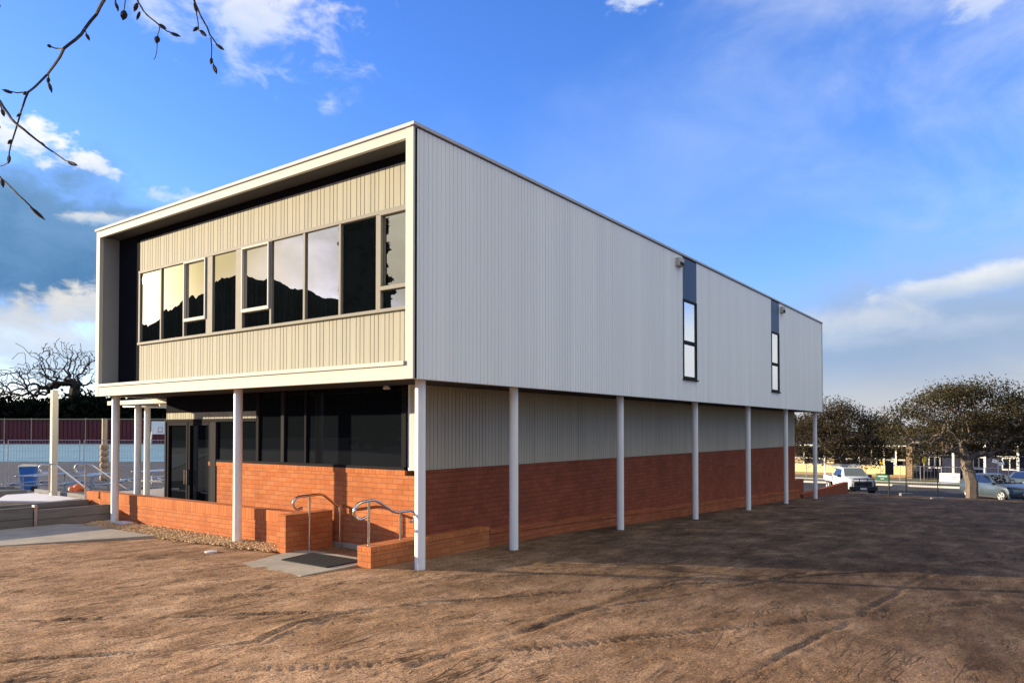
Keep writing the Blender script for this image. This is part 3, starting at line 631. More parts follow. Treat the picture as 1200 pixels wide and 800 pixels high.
# picnic tables
def picnic(loc, rz, label):
    o = empty('picnic_table', loc, label, 'picnic table', 'aluminium picnic tables', rz)
    box(-1.0, 1.0, -.36, .36, .72, .76).build('table_top', 'steel', o, bevel=.01)
    for s in (-1, 1):
        box(-1.0, 1.0, s * .72 - .13, s * .72 + .13, .43, .46).build('bench_seat', 'steel', o, bevel=.008)
        m = MB(); m.bar((s * .7, -.8, .4), (s * .7, .8, .4), .05, .05); m.bar((s * .7, -.3, .7), (s * .7, -.3, .02), .05, .05); m.bar((s * .7, .3, .7), (s * .7, .3, .02), .05, .05)
        m.bar((s * .7, -.55, .02), (s * .7, .55, .02), .05, .05); m.build('leg_frame', 'galv', o)
    return o
pt = None
for px, py, D, lab, r_ in ((52, 572, 27, 'aluminium picnic table behind the square cream post', .55), (108, 572, 27, 'aluminium picnic table just left of the left front post', .8), (188, 570, 27, 'aluminium picnic table seen beside the glass doors', .3)):
    b = at(px, py, D); l = (b.x, b.y, float(terrain(b.x, b.y)) + .03)
    if pt is None: pt = picnic(l, r_, lab)
    else:
        c = copy_tree(pt, None, lab); c.location = l; c.rotation_euler.z = r_
# temporary wire fence panels
def panel(a, b, label, h=2.08, fm='galv'):
    a = Vector(a); b = Vector(b); d = b - a; w = math.hypot(d.x, d.y); o = empty('temporary_fence', (a.x, a.y, min(a.z, b.z)), label, 'fence panel', 'temporary wire fence panels', math.atan2(d.y, d.x))
    MB().tube([(0, 0, .08), (0, 0, h), (w, 0, h), (w, 0, .08)], .022, 8).build('frame', fm, o)
    m = MB(); n = int(w / .12)
    for i in range(1, n): m.tube([(w * i / n, 0, .12), (w * i / n, 0, h)], .0045, 4, False)
    for j in range(7): m.tube([(0, 0, .12 + j * .3), (w, 0, .12 + j * .3)], .004, 4, False)
    m.build('wire_mesh', fm, o)
    for x in (0, w): MB().box(x - .1, x + .1, -.3, .3, 0, .13).build('foot_block', 'sleeper', o, bevel=.02)
    return o
def gp(px, D): 
    p = at(px, 570, D); return (p.x, p.y, float(terrain(p.x, p.y)) + .02)
fx = [(-78, 4), (9, 93), (98, 163), (168, 232)]
for (a, b), lab in zip(fx, ('temporary wire fence panel cut by the left picture edge', 'temporary wire fence panel behind the blue bin and the cream post', 'temporary wire fence panel behind the left front post', 'temporary wire fence panel in front of the basketball backboard')):
    panel(gp(a, 31), gp(b, 31), lab)
# maroon sheet fence beyond the court
a = Vector(g2(-75, 72.6)); b = Vector(g2(-28, 72.6)); 
o = empty('sheet_fence', (a.x, a.y, .55), 'long maroon sheet metal fence at the back of the blue court', 'fence', None, math.atan2(b.y - a.y, b.x - a.x)); w = (b - a).length
r = ribs(0, w, 0, 2.45, 0, 'u', [(.3, .12)], .05); r.build('sheeting', 'maroon', o)
for i in range(int(w / 2.7)): box(i * 2.7, i * 2.7 + .07, -.09, -.03, 0, 2.6).build('fence_post', 'wood', o)
MB().box(0, w, -.1, -.02, 2.46, 2.54).build('top_rail', 'wood', o)
# basketball backboard
b = at(186, 520, 62); zb = float(terrain(b.x, b.y)); o = empty('basketball_hoop', (b.x, b.y, zb), 'white basketball backboard on a leaning pole left of the glass doors', 'basketball hoop', None, YAW - math.pi / 2)
box(-.62, .62, -.03, .0, 1.35, 2.45).build('backboard', 'white', o, bevel=.01)
m = MB(); 
for x0, x1, z0, z1 in ((-.06, .34, 1.55, 1.58), (-.06, .34, 1.9, 1.93), (-.06, -.03, 1.58, 1.9), (.31, .34, 1.58, 1.9)): m.box(x0, x1, -.036, -.031, z0, z1)
m.build('target_square', 'dark', o)
m = MB(); m.tube([(.14 + .22 * math.cos(k * .4), -.28 + .22 * math.sin(k * .4), 1.55) for k in range(17)], .02, 6); m.build('rim', 'orange', o)
MB().tube([(-.9, .3, 0), (-.7, .2, 1.5), (-.4, .03, 2.0)], .06, 10).build('pole', 'white', o)
# padded pole
b = at(122, 561, 36); zb = float(terrain(b.x, b.y)); o = empty('shade_pole', (b.x, b.y, zb), 'tan pole with a stack of padding rings left of the white posts', 'pole')
MB().tube([(0, 0, 0), (0, 0, 3.1)], .12, 14).build('shaft', 'wood', o, smooth=True)
for i in range(6): MB().lathe([(.17, .05 + i * .3), (.2, .1 + i * .3), (.2, .26 + i * .3), (.17, .31 + i * .3)], 16).build('padding_ring', 'tan', o, smooth=True)

# ------------------------------------------------------------------ trees
def grow(base, fork, targets, bow=.12, jit=.1, prefer=.35, trunk_r=.2, tip_r=.008, power=1.8, step=.35):
    nodes = [Vector(base)]; par = [-1]; n0 = 5
    for i in range(1, n0 + 1):
        t = i / n0; p = Vector(base).lerp(Vector(fork), t); nodes.append(p + Vector((random.uniform(-1, 1), random.uniform(-1, 1), 0)) * jit * .35 * (t < 1)); par.append(len(nodes) - 2)
    f = Vector(fork); start = n0
    depth = [0] * len(nodes)
    for t in sorted(targets, key=lambda q: (Vector(q) - f).length):
        t = Vector(t); P = np.array([n[:] for n in nodes[start:]]); d = np.linalg.norm(P - np.array(t[:]), axis=1)
        # prefer attachments that keep heading outward
        fd = np.linalg.norm(P - np.array(f[:]), axis=1); cost = d + prefer * fd
        k = start + int(np.argmin(cost)); a = nodes[k]; seg = max(2, int((t - a).length / step)); last = k
        nrm = (t - a); side_ = Vector((random.gauss(0, 1), random.gauss(0, 1), random.gauss(0, 1))) * jit
        for i in range(1, seg + 1):
            s = i / seg; p = a.lerp(t, s) + Vector((0, 0, bow * nrm.length * math.sin(s * math.pi))) + side_ * nrm.length * math.sin(s * math.pi) + Vector((random.gauss(0, 1), random.gauss(0, 1), random.gauss(0, 1))) * jit * .25 * (s < 1)
            nodes.append(p); par.append(last); last = len(nodes) - 1
    n = len(nodes); w = [0.0] * n; kids = [0] * n
    for i in range(1, n): kids[par[i]] += 1
    for i in range(n - 1, -1, -1):
        if kids[i] == 0: w[i] += 1
        if par[i] >= 0: w[par[i]] += w[i]
    mx = w[0]; rad = [max(tip_r, trunk_r * (x / mx) ** (1 / power)) for x in w]
    return nodes, par, rad, [i for i in range(n) if kids[i] == 0]
def wood(nodes, par, rad, sides=6):
    m = MB(); kid = {}
    for i in range(1, len(nodes)): kid.setdefault(par[i], []).append(i)
    main = {p: max(c, key=lambda i: rad[i]) for p, c in kid.items()}
    starts = [0] + [i for p, c in kid.items() for i in c if i != main[p]]
    for s in starts:
        ch = [s] if s == 0 else [par[s], s]; 
        while ch[-1] in main: ch.append(main[ch[-1]])
        if len(ch) < 2: continue
        rs = [rad[i] for i in ch]
        if s != 0: rs[0] = rs[1]
        m.tube([nodes[i] for i in ch], rs, sides if rs[0] > .03 else 4, True)
    return m
def leaves(centres, per, spread, size, aspect=.5):
    n = len(centres) * per; c = np.repeat(np.array(centres), per, 0) + rng.normal(0, 1, (n, 3)) * np.array([spread, spread, spread * .75])
    a = rng.normal(0, 1, (n, 3)); a /= np.linalg.norm(a, axis=1)[:, None]; b = rng.normal(0, 1, (n, 3)); b -= a * (a * b).sum(1)[:, None]; b /= np.linalg.norm(b, axis=1)[:, None]
    s = size * rng.uniform(.6, 1.3, (n, 1)); a = a * s; b = b * s * aspect
    v = np.stack([c - a, c + b * .9 - a * .1, c + a, c - b * .9 - a * .1], 1).reshape(-1, 3)
    m = MB(); m.v = v.tolist(); m.f = [(4 * i, 4 * i + 1, 4 * i + 2, 4 * i + 3) for i in range(n)]; return m
def blob(lobes, n):                          # random points in a union of ellipsoids
    out = []; 
    ws = np.array([l[3] * l[4] * l[5] for l in lobes]); ws /= ws.sum()
    while len(out) < n:
        l = lobes[rng.choice(len(lobes), p=ws)]; q = rng.normal(0, 1, 3); q /= np.linalg.norm(q); q *= rng.uniform(.35, 1) ** .5
        out.append((l[0] + q[0] * l[3], l[1] + q[1] * l[4], l[2] + q[2] * l[5]))
    return out
def tree(name, base, fork, lobes, n_t, per, spread, size, bark, leaf, label, cat='tree', group=None, trunk_r=.2, jit=.1, extra=None, power=1.8, step=.35, tip_r=.008, prefer=.5):
    B = Vector(base); o = empty(name, B, label, cat, group)
    T = [Vector(t) - B for t in blob(lobes, n_t)] + ([Vector(e) - B for e in extra] if extra else [])
    nd, pr, rd, tips = grow((0, 0, -.15), Vector(fork) - B, T, jit=jit, trunk_r=trunk_r, power=power, step=step, tip_r=tip_r, prefer=prefer)
    rd[0] *= 1.35
    wood(nd, pr, rd).build('trunk', bark, o, smooth=True)
    if leaf: leaves([nd[i][:] for i in tips], per, spread, size).build('crown', leaf, o)
    return o
def lobes_px(D, spec):                       # ellipsoids given by their place in the view at distance D
    out = []
    for px, py, rw, rh, dd in spec:
        c = at(px, py, D + dd); k = D / FPX; out.append((c.x, c.y, c.z, rw * k, rw * k, rh * k))
    return out
# street tree on the right
b = at(1138, 584, 43); b = Vector((b.x, b.y, float(terrain(b.x, b.y)))); Dt = 43
tree('street_tree', b, at(1139, 566, Dt), lobes_px(Dt, [(1075, 500, 36, 30, -1), (1115, 485, 42, 34, 1), (1160, 482, 44, 33, 0), (1205, 490, 40, 34, 1), (1078, 524, 34, 18, 1), (1130, 468, 40, 18, 0), (1185, 520, 44, 22, 1), (1140, 510, 50, 26, 2), (1232, 512, 30, 30, 0)]),
     560, 150, .36, .075, 'bark', 'leaf', 'broad brown leaved street tree with pale forked trunk in front of the blue car', trunk_r=.33, jit=.10, prefer=.3, power=2.0)
b = at(990, 568, 56); b = Vector((b.x, b.y, float(terrain(b.x, b.y))))
tree('street_tree', b, at(990, 547, 56), lobes_px(56, [(985, 505, 42, 30, 0), (950, 515, 26, 25, 1), (1015, 512, 24, 24, 0), (975, 485, 26, 16, 0), (996, 483, 12, 12, 0), (1000, 530, 40, 14, 0)]),
     440, 125, .40, .085, 'bark', 'leaf2', 'dull grey green tree standing directly behind the white ute', trunk_r=.26, jit=.13)
for (px, D, pyt, lab) in ((1030, 78, 488, 'thin half bare tree between the two leafy street trees'),):
    b = at(px, 560, D); b = Vector((b.x, b.y, -2.3))
    tree('thin_tree', b, at(px, 535, D), lobes_px(D, [(px, 512, 22, 22, 0), (px + 12, 500, 18, 14, 0)]), 120, 5, .4, .12, 'bark', 'leaf2', lab, trunk_r=.2, jit=.16)
lob = [(925, 94, 506, 22), (960, 98, 512, 24), (1045, 92, 520, 26), (1085, 96, 516, 22), (1150, 98, 500, 30), (1200, 95, 508, 24)]
labs = ['dark tree behind the yellow walled hall near the building end', 'dark tree behind the yellow walled hall above the white ute', 'dark low tree behind the hall left of the street tree', 'dark low tree behind the tan brick pier', 'dark tree behind the navy classrooms', 'dark tree behind the navy classrooms at the right edge']
for (px, D, py, rw), lab in zip(lob, labs):
    b = at(px, 545, D); b = Vector((b.x, b.y, -2.3))
    tree('background_tree', b, at(px, 535, D), lobes_px(D, [(px, py, rw, rw * .8, 0), (px + rw * .6, py + 6, rw * .8, rw * .6, 1), (px - rw * .7, py + 8, rw * .7, rw * .6, 0)]), 90, 60, .7, .26, 'darkbark', 'leaf2', lab, group='trees behind the school hall', trunk_r=.25)
# big bare tree and dark evergreens on the left
b = at(90, 520, 84); b = Vector((b.x, b.y, float(terrain(b.x, b.y)))); Db = 84
ex = [at(x, y, Db + random.uniform(-4, 4)) for x, y in [(70, 396), (72, 400), (94, 402), (90, 412), (52, 411), (18, 402), (28, 413), (14, 421), (30, 425), (45, 428), (107, 424), (109, 432), (5, 440), (0, 450), (20, 440), (40, 437), (60, 420), (80, 425), (2, 462), (20, 466), (36, 470), (50, 462), (10, 455), (-15, 450), (-12, 436), (-20, 462), (100, 440), (64, 432), (60, 445), (45, 450), (28, 448), (84, 404), (62, 408), (98, 418), (-30, 445), (-35, 456), (112, 412), (118, 420)]]
tree('bare_tree', b, at(86, 468, Db), lobes_px(Db, [(70, 425, 34, 26, 0), (20, 450, 40, 20, 0), (100, 432, 26, 24, 0), (45, 440, 30, 20, 0), (-20, 455, 30, 14, 0)]), 900, 0, 0, 0, 'darkbark', None,
     'large leafless tree with black spreading limbs beyond the blue court', trunk_r=.55, jit=.07, extra=ex, power=1.75, step=1.0, tip_r=.03, prefer=.3)
k = 0
ev = [(-20, 499, 30, 26), (22, 501, 32, 25), (60, 500, 30, 24), (95, 496, 26, 24), (125, 498, 26, 24), (160, 496, 28, 24), (195, 500, 26, 22), (230, 500, 28, 22)]
evl = ['dark evergreen at the left picture edge under the bare limbs', 'dark evergreen behind the blue bin beyond the maroon fence', 'dark evergreen directly behind the square cream post', 'dark evergreen under the trunk of the bare tree', 'dark evergreen behind the padded tan pole', 'dark evergreen seen between the left white posts', 'dark evergreen above the basketball backboard', 'dark evergreen hidden mostly behind the glass doors']
for (px, py, rw, rh), lab in zip(ev, evl):
    D = 79 + (k % 3) * 2; k += 1
    b = at(px, 515, D); b = Vector((b.x, b.y, float(terrain(b.x, b.y))))
    tree('evergreen_tree', b, at(px, 505, D), lobes_px(D, [(px, py, rw, rh, 0), (px + rw * .5, py - rh * .45, rw * .6, rh * .6, 0), (px - rw * .5, py - rh * .25, rw * .6, rh * .6, 1), (px, py - rh * .7, rw * .5, rh * .5, 0)]), 150, 75, .75, .36, 'darkbark', 'evergreen', lab, group='dark evergreens beyond the maroon fence', trunk_r=.3)
# dark roofed hall far left
a = at(-140, 515, 96); o = empty('assembly_hall', (a.x, a.y, .6), 'dark roofed hall beyond the court under the bare tree', 'building', None, YAW - math.pi / 2)
Wd = 27; MB().box(0, Wd, 0, 9, 0, 2.6).build('wall', 'dark', o)
m = MB(); m.add([(-.6, -.8, 2.5), (Wd + .6, -.8, 2.5), (Wd - 4, 4.5, 5.2), (3, 4.5, 5.2), (-.6, 9.8, 2.5), (Wd + .6, 9.8, 2.5)], [(0, 1, 2, 3), (1, 5, 2), (5, 4, 3, 2), (4, 0, 3), (0, 4, 5, 1)]); m.build('roof', 'darkroof', o)
for i in range(8): box(1.5 + i * 3.2, 2.9 + i * 3.2, -.03, -.002, 1.0, 2.0).build('window', 'carglass', o)
# tall cypress and a wooded hill away to the left, mirrored in the ribbon window
c0 = Vector((-40.5, 46.0, 0)); o = empty('cypress_tree', c0, 'tall dark cypress away to the left mirrored in a window pane', 'tree')
pts = []
for _ in range(520):
    z = rng.uniform(.5, 26); r = 2.45 * min(1, (26.5 - z) / 4) ** .6 * rng.uniform(.3, 1) ** .5; a = rng.uniform(0, 6.28); pts.append((r * math.cos(a), r * math.sin(a), z))
leaves(pts, 75, .13, .28).build('crown', 'evergreen', o); MB().lathe([(.3, .4), (2.2, 1.5), (2.35, 12), (2.3, 22), (1.7, 24.5), (.3, 26)], 18).build('inner_foliage', 'evergreen', o); MB().tube([(0, 0, -.2), (0, 0, 20)], [.4, .06], 8).build('trunk', 'darkbark', o)
def hill():
    m = MB(); az = np.arange(96, 190.1, .07); C = (8.0, -7.0)
    prof_az = [96, 104, 112, 116.6, 117.4, 118.2, 119.7, 121.6, 122.3, 123.4, 124.5, 126, 128.1, 130.4, 132.7, 135.5, 142, 155, 170, 190]
    prof_el = [.8, 2.5, 5.6, 7.2, 7.5, 8.1, 8.9, 10.0, 10.8, 11.2, 11.1, 10.9, 10.3, 9.7, 9.4, 9.2, 8.2, 6.5, 4, 1]
    rows = []
    for i, a in enumerate(az):
        el = np.interp(a, prof_az, prof_el) + .35 + .5 * (float(fbm(np.array([a * 4.0]), np.array([1.5]), 4, 3)[0])) * (1.3 if a < 122.5 else .6) + .05 * (random.random() - .5) * (1 if a < 122.5 else .3) + .12 * math.sin(a * 3.1)
        H = 420 * math.tan(R(el)); c, s = math.cos(R(a)), math.sin(R(a))
        row = []
        for D, k in ((180, -.03), (250, .22), (320, .55), (380, .85), (420, 1.0), (480, .9), (600, .4), (760, -.02)):
            j = random.uniform(-.02, .02) * (0 < k < 1); row.append((C[0] + c * D, C[1] + s * D, max(-2, H * (k + j)) if k > 0 else -3))
        rows.append(row)
    n = len(rows[0]); m.v = [p for r in rows for p in r]
    m.f = [(i * n + j, (i + 1) * n + j, (i + 1) * n + j + 1, i * n + j + 1) for i in range(len(rows) - 1) for j in range(n - 1)]
    tag(m.build('hill', 'forest'), kind='structure')
hill()
# bare branches hanging in at the top left: the tree's trunk stands out of frame
def near_tree():
    base = CAM + FW * .8 + RT * -4.6; base.z = .1
    o = empty('overhanging_tree', base, 'leafless tree whose dark budded twigs hang in at the top left', 'tree')
    tr = MB(); l = lambda p: Vector(p) - base
    top = base + Vector((0, 0, 5.2)); tr.tube([l(base) - Vector((0, 0, .2)), l(base + Vector((.05, .05, 2.2))), l(top)], [.17, .13, .09], 12)
    tr.build('trunk', 'darkbark', o, smooth=True)
    bm_ = MB()
    def twig(px, D, r0, r1, root=None):
        P = [at(x, y, D + .12 * math.sin(i * 1.3)) for i, (x, y) in enumerate(px)]
        if root is not None: P = [root] + P
        rs = [.72 * (r0 + (r1 - r0) * i / (len(P) - 1)) for i in range(len(P))]
        Q = [P[0]]; q = [rs[0]]
        for a, c, ra, rc in zip(P[:-1], P[1:], rs[:-1], rs[1:]):
            for s in (.5, 1): Q.append(a.lerp(c, s) + (Vector([random.gauss(0, .002) for _ in range(3)]) if s < 1 else Vector())); q.append(ra + (rc - ra) * s)
        bm_.tube([l(p) for p in Q], q, 7); return P
    def bud(px, py, D, dx, dy, s=.018):
        a = at(px, py, D); c = at(px + dx, py + dy, D); d = (c - a)
        s *= .8; MB().tube([l(a), l(a + d * .3), l(a + d * .65), l(a + d)], [s * .25, s * .55, s * .5, s * .08], 7).build('bud', 'darkbark', o, smooth=True)
    limb1 = at(150, -60, 3.3); limb0 = top
    bm_.tube([l(limb0), l(limb0.lerp(limb1, .5) + Vector((0, 0, .5))), l(limb1)], [.07, .045, .02], 10)
    limb2 = at(262, -70, 3.4); bm_.tube([l(limb1), l(limb1.lerp(limb2, .5) + Vector((0, 0, .04))), l(limb2)], [.018, .014, .009], 8)
    D = 3.3
    twig([(122, 0), (113, 17), (100, 33), (88, 47), (75, 57), (64, 76), (55, 88), (43, 100), (33, 108), (27, 124), (22, 140), (16, 160), (11, 178), (10, 190)], D, .011, .004, limb1)
    twig([(75, 57), (66, 57), (58, 54)], D, .005, .004); bud(60, 55, D, -5, -2); twig([(100, 33), (101, 39), (104, 46)], D, .004, .003); bud(101, 40, D, 4, 8)
    twig([(57, 87), (57, 96), (60, 108)], D, .004, .003); bud(57, 97, D, 4, 12); bud(57, 91, D, -1, 7)
    twig([(33, 108), (20, 109), (4, 106)], D, .005, .003); bud(14, 109, D, -12, -4); bud(32, 108, D, -5, 3)
    bud(25, 133, D, -6, 4, .014); bud(14, 164, D, -5, 5); twig([(10, 190), (3, 194), (-8, 199)], D, .004, .003); bud(11, 182, D, -1, 10)
    D = 3.0; rt_ = at(-90, 40, 2.9); bm_.tube([l(top - Vector((0, 0, .6))), l(rt_)], [.04, .015], 8)
    twig([(-40, 82), (0, 119), (10, 134), (20, 146), (34, 157), (48, 168), (62, 178), (76, 188), (88, 193)], D, .010, .0035, rt_)
    bud(80, 190, D, 11, 4); bud(46, 166, D, 8, 6, .012); twig([(0, 122), (3, 130), (5, 136)], D, .004, .003); bud(2, 128, D, 3, 9)
    bud(0, 148, D, -4, 2); bud(0, 6, D, -5, 2, .02)
    twig([(-40, 160), (0, 208), (8, 215), (22, 229), (38, 244), (52, 257)], D, .008, .0035, rt_); bud(36, 243, D, 17, 15); bud(2, 210, D, 2, 10)
    D = 3.4
    twig([(158, -14), (162, 3), (168, 13), (176, 21), (186, 29), (196, 37), (207, 41)], D, .007, .0035, limb1); bud(200, 39, D, 12, 4); bud(186, 29, D, 9, 5, .022); bud(161, 4, D, -4, 10, .022); bud(164, 14, D, -4, 10, .016)
    twig([(187, 31), (185, 40), (184, 54), (183, 64), (180, 70)], D, .0035, .002); bud(185, 43, D, -2, 8, .03)
    twig([(147, -14), (146, 8), (145, 18)], D, .0035, .003); bud(146, 13, D, -2, 11, .036); twig([(132, -14), (136, 6), (138, 13)], D, .006, .004); bud(135, 3, D, 4, 10)
    twig([(222, -20), (228, 2), (232, 11), (238, 24), (246, 41), (254, 52), (262, 58)], D, .008, .0035, limb2); bud(253, 52, D, 10, 7); bud(228, 3, D, 2, 12)
    twig([(247, 45), (248, 62), (249, 72), (253, 84)], D, .004, .003); bud(250, 76, D, 4, 11, .022); bud(248, 68, D, -1, 8)
    twig([(231, 10), (232, 25), (233, 36), (240, 42)], D, .004, .003); bud(235, 36, D, 7, 7, .022); bud(232, 32, D, -6, 5)
    bm_.build('branches', 'darkbark', o, smooth=True)
near_tree()

# ------------------------------------------------------------------ street on the right
tag(box(44.2, 54.8, -400, 400, -2.6, -2.30).build('road', 'asphalt'), kind='structure')
tag(box(54.8, 55.05, -400, 400, -2.6, -2.17).build('kerb', 'whiteslab'), kind='structure')
tag(box(55.05, 57.6, -400, 400, -2.6, -2.175).build('verge', 'grass'), kind='structure')
tag(box(57.6, 59.0, -400, 400, -2.6, -2.165).build('footpath', 'whiteslab'), kind='structure')
tag(box(59.0, 200, -400, 400, -2.6, -2.18).build('school_lawn', 'grass'), kind='structure')
tag(box(54.7, 59.1, -8.0, -2.8, -2.4, -2.155).build('driveway', 'whiteslab'), kind='structure')
tag(box(41.6, 42.4, 1.0, 4.2, -2.4, -1.96).build('pavement_patch', 'whiteslab'), kind='structure')
def X(px, u):                                # lateral place on a plane u = const
    r = ray(px, 540); t = (u - CAM.x) / r.x; return CAM.y + r.y * t
def Zp(px, py, u):
    r = ray(px, py); t = (u - CAM.x) / r.x; return CAM.z + r.z * t
# yellow hall
u = 64.0
o = empty('school_hall', (u, X(1000, u), -2.2), 'low school hall with yellow wall panels and white verandah posts behind the ute', 'building'); ox = Vector(o.location)
vl, vr = X(905, u), X(1062, u)
def hb(name, mat, u0, u1, va, vb, z0, z1, par, ref, **k): return box(u0 - ref.x, u1 - ref.x, min(va, vb) - ref.y, max(va, vb) - ref.y, z0 - ref.z, z1 - ref.z).build(name, mat, par, **k)
hb('dado_wall', 'tan', u - .02, u + .1, vl, vr, -2.3, -1.95, o, ox); hb('yellow_panel', 'yellow', u, u + .1, vl, vr, -1.94, -1.12, o, ox)
hb('back_wall', 'navy', u + 2.2, u + 2.4, vl, vr, -2.3, .6, o, ox); hb('rail_beam', 'cream', u, u + .1, vl, vr, -.72, -.58, o, ox); hb('verandah_beam', 'white', u, u + .15, vl, vr, .35, .6, o, ox)
for px in (942, 966, 1007, 1021, 1036, 1050): hb('verandah_post', 'white', u - .06, u + .04, X(px, u) - .06, X(px, u) + .06, -1.12, .35, o, ox)
for px0, px1, mt in ((931, 941, 'wood'), (969, 978, 'yellow'), (1022, 1028, 'white'), (1031, 1037, 'yellowsign'), (1044, 1049, 'white')): hb('notice_panel', mt, u + 1.9, u + 2.0, X(px0, u + 2), X(px1, u + 2), -1.15, -.45, o, ox)
m = MB(); e = .8
m.add([(u - e, vr - .3, .6), (u - e, vl + 4, .6), (u + 5, vl + 4, 1.5), (u + 5, vr - .3, 1.5), (u + 11, vl + 4, .6), (u + 11, vr - .3, .6)], [(0, 1, 2, 3), (3, 2, 4, 5), (0, 3, 5), (1, 4, 2)]); m.v = [(x - ox.x, y - ox.y, z - ox.z) for x, y, z in m.v]; m.build('roof', 'darkroof', o)
hb('gutter', 'white', u - e - .06, u - e, vl + 4, vr - .3, .52, .64, o, ox)
# navy classrooms
u = 63.0
v0, v1 = X(1069, u), X(1320, u); o = empty('classroom_block', (u, (v0 + v1) / 2, -2.2), 'navy classroom block with white framed windows and white posts right of the tan pier', 'building'); ox = Vector(o.location)
hb('wall', 'navy', u + 2.4, u + 2.6, v0, v1, -2.3, 1.0, o, ox); hb('pier', 'tan', u - .2, u + .5, X(1062, u), X(1069.5, u), -2.3, .6, o, ox)
for px0, px1 in ((1088, 1102), (1140, 1154), (1174, 1192), (1215, 1235), (1255, 1275)):
    va, vb = X(px0, u + 2.4), X(px1, u + 2.4); w = hb('window', 'white', u + 2.34, u + 2.398, va, vb, -1.35, -.3, o, ox)
    mid = (va + vb) / 2
    for a, b_ in ((va - .08, mid + .05), (mid - .05, vb + .08)): box(u + 2.32 - ox.x, u + 2.338 - ox.x, min(a, b_) - ox.y, max(a, b_) - ox.y, -1.25 - ox.z, -.4 - ox.z).build('pane', 'carglass', w)
for px in (1117, 1154, 1193, 1240, 1285): hb('verandah_post', 'white', u - .08, u + .08, X(px, u) - .08, X(px, u) + .08, -2.3, .82, o, ox)
hb('verandah_beam', 'white', u - .1, u + .1, v0, v1, .82, 1.05, o, ox); hb('rail', 'white', u + 2.28, u + 2.318, v0, v1, -.25, -.17, o, ox)
m = MB(); m.add([(u - .8, v0, 1.05), (u - .8, v1, 1.05), (u + 6, v1, 1.9), (u + 6, v0, 1.9), (u + 13, v1, 1.0), (u + 13, v0, 1.0)], [(3, 2, 1, 0), (5, 4, 2, 3), (0, 5, 3), (1, 2, 4)]); m.v = [(x - ox.x, y - ox.y, z - ox.z) for x, y, z in m.v]; m.build('roof', 'darkroof', o)
# school front fence
u = 60.2; a = X(905, u); b = X(1330, u)
o = empty('school_fence', (u, a, -2.18), 'grey tube and wire fence along the school frontage', 'fence'); n = 17; st = (b - a) / n
for i in range(n + 1): MB().tube([(0, st * i, 0), (0, st * i, 1.22)], .03, 6).build('fence_post', 'galv', o)
m = MB(); [m.tube([(0, 0, z), (0, b - a, z)], .022, 6) for z in (1.2, .1)]; m.build('rail', 'galv', o)
m = MB(); k = int(abs(b - a) / .25); [m.tube([(0, (b - a) * i / k, .1), (0, (b - a) * i / k, 1.2)], .006, 4, False) for i in range(k)]; m.build('wire_infill', 'galv', o)
m = MB().box(u - .14, u - .08, X(1125, u), X(1101, u), Zp(1112, 564.5, u), Zp(1112, 554, u)); tag(m.build('sign_board', 'white', bevel=.01), 'blank white sign board fixed to the school fence left of the tree trunk', 'sign')
u = 58.2; z0, z1 = Zp(1034, 563, u), Zp(1034, 554.5, u); va, vb = X(1041, u), X(1027, u)
o = empty('school_sign', (u, (va + vb) / 2, -2.17), 'green sign with white lettering on two posts right of the ute', 'sign'); ox = Vector(o.location)
hb('sign_face', 'green', u - .03, u + .02, va, vb, z0, z1, o, ox); hb('post', 'galv', u + .021, u + .07, va + .1, va + .16, -2.17, z1, o, ox); hb('post', 'galv', u + .021, u + .07, vb - .16, vb - .1, -2.17, z1, o, ox)
m = MB(); w = va - vb; random.seed(5)
def line(c0, c1, zc, h):
    x = c0
    while x < c1: l_ = random.uniform(.02, .035) * abs(w); m.box(u - .036 - ox.x, u - .031 - ox.x, vb + w * x - l_ * .7 - ox.y if 0 else min(vb - abs(w) * x, vb - abs(w) * x - l_) - ox.y, max(vb - abs(w) * x, vb - abs(w) * x - l_) - ox.y, z0 + (z1 - z0) * (zc - h) - ox.z, z0 + (z1 - z0) * (zc + h) - ox.z); x += l_ / abs(w) + .018
line(.12, .88, .62, .09); line(.34, .64, .28, .06); m.build('lettering', 'white', o)
tag(hb('x', 'galv', 0, 1, 0, 1, 0, 1, None, Vector((0, 0, 0))), 'x', 'x') if 0 else None
# street signs and poles
p = ground_at(1042, 582); o = empty('street_sign', p, 'grey backed street sign on a thin pole right of the green sign', 'sign', None, YAW)
zz = at(1042, 541, (p - CAM).dot(FW)).z - p.z
MB().tube([(0, 0, -.2), (0, 0, zz)], .03, 8).build('pole', 'greyalu', o); box(-.05, -.03, -.19, .19, at(1042, 556, (p - CAM).dot(FW)).z - p.z, zz).build('sign_plate', 'greyalu', o, bevel=.01)
p = ground_at(1062, 580.5); q = ground_at(1079, 582); p2 = ground_at(1137, 583)
panel((p.x, p.y, p.z), (q.x + (q.x - p.x) * 1.1, q.y + (q.y - p.y) * 1.1, q.z), 'temporary wire fence panel standing in the dirt left of the street tree', 2.15, 'darkalu')
MB_ = MB(); p = at(1083, 566, 60); o = empty('crossing_sign', (p.x, p.y, -2.17), 'small yellow diamond sign on a pole before the navy classrooms', 'sign', None, YAW)
MB().tube([(0, 0, 0), (0, 0, 2.4)], .03, 8).build('pole', 'galv', o); MB().add([(-.04, 0, 1.25), (-.04, .2, 1.75), (-.04, 0, 2.3), (-.04, -.2, 1.75), (-.06, 0, 1.25), (-.06, .2, 1.75), (-.06, 0, 2.3), (-.06, -.2, 1.75)], [(0, 1, 2, 3), (7, 6, 5, 4), (0, 4, 5, 1), (1, 5, 6, 2), (2, 6, 7, 3), (3, 7, 4, 0)]).build('sign_plate', 'yellowsign', o)
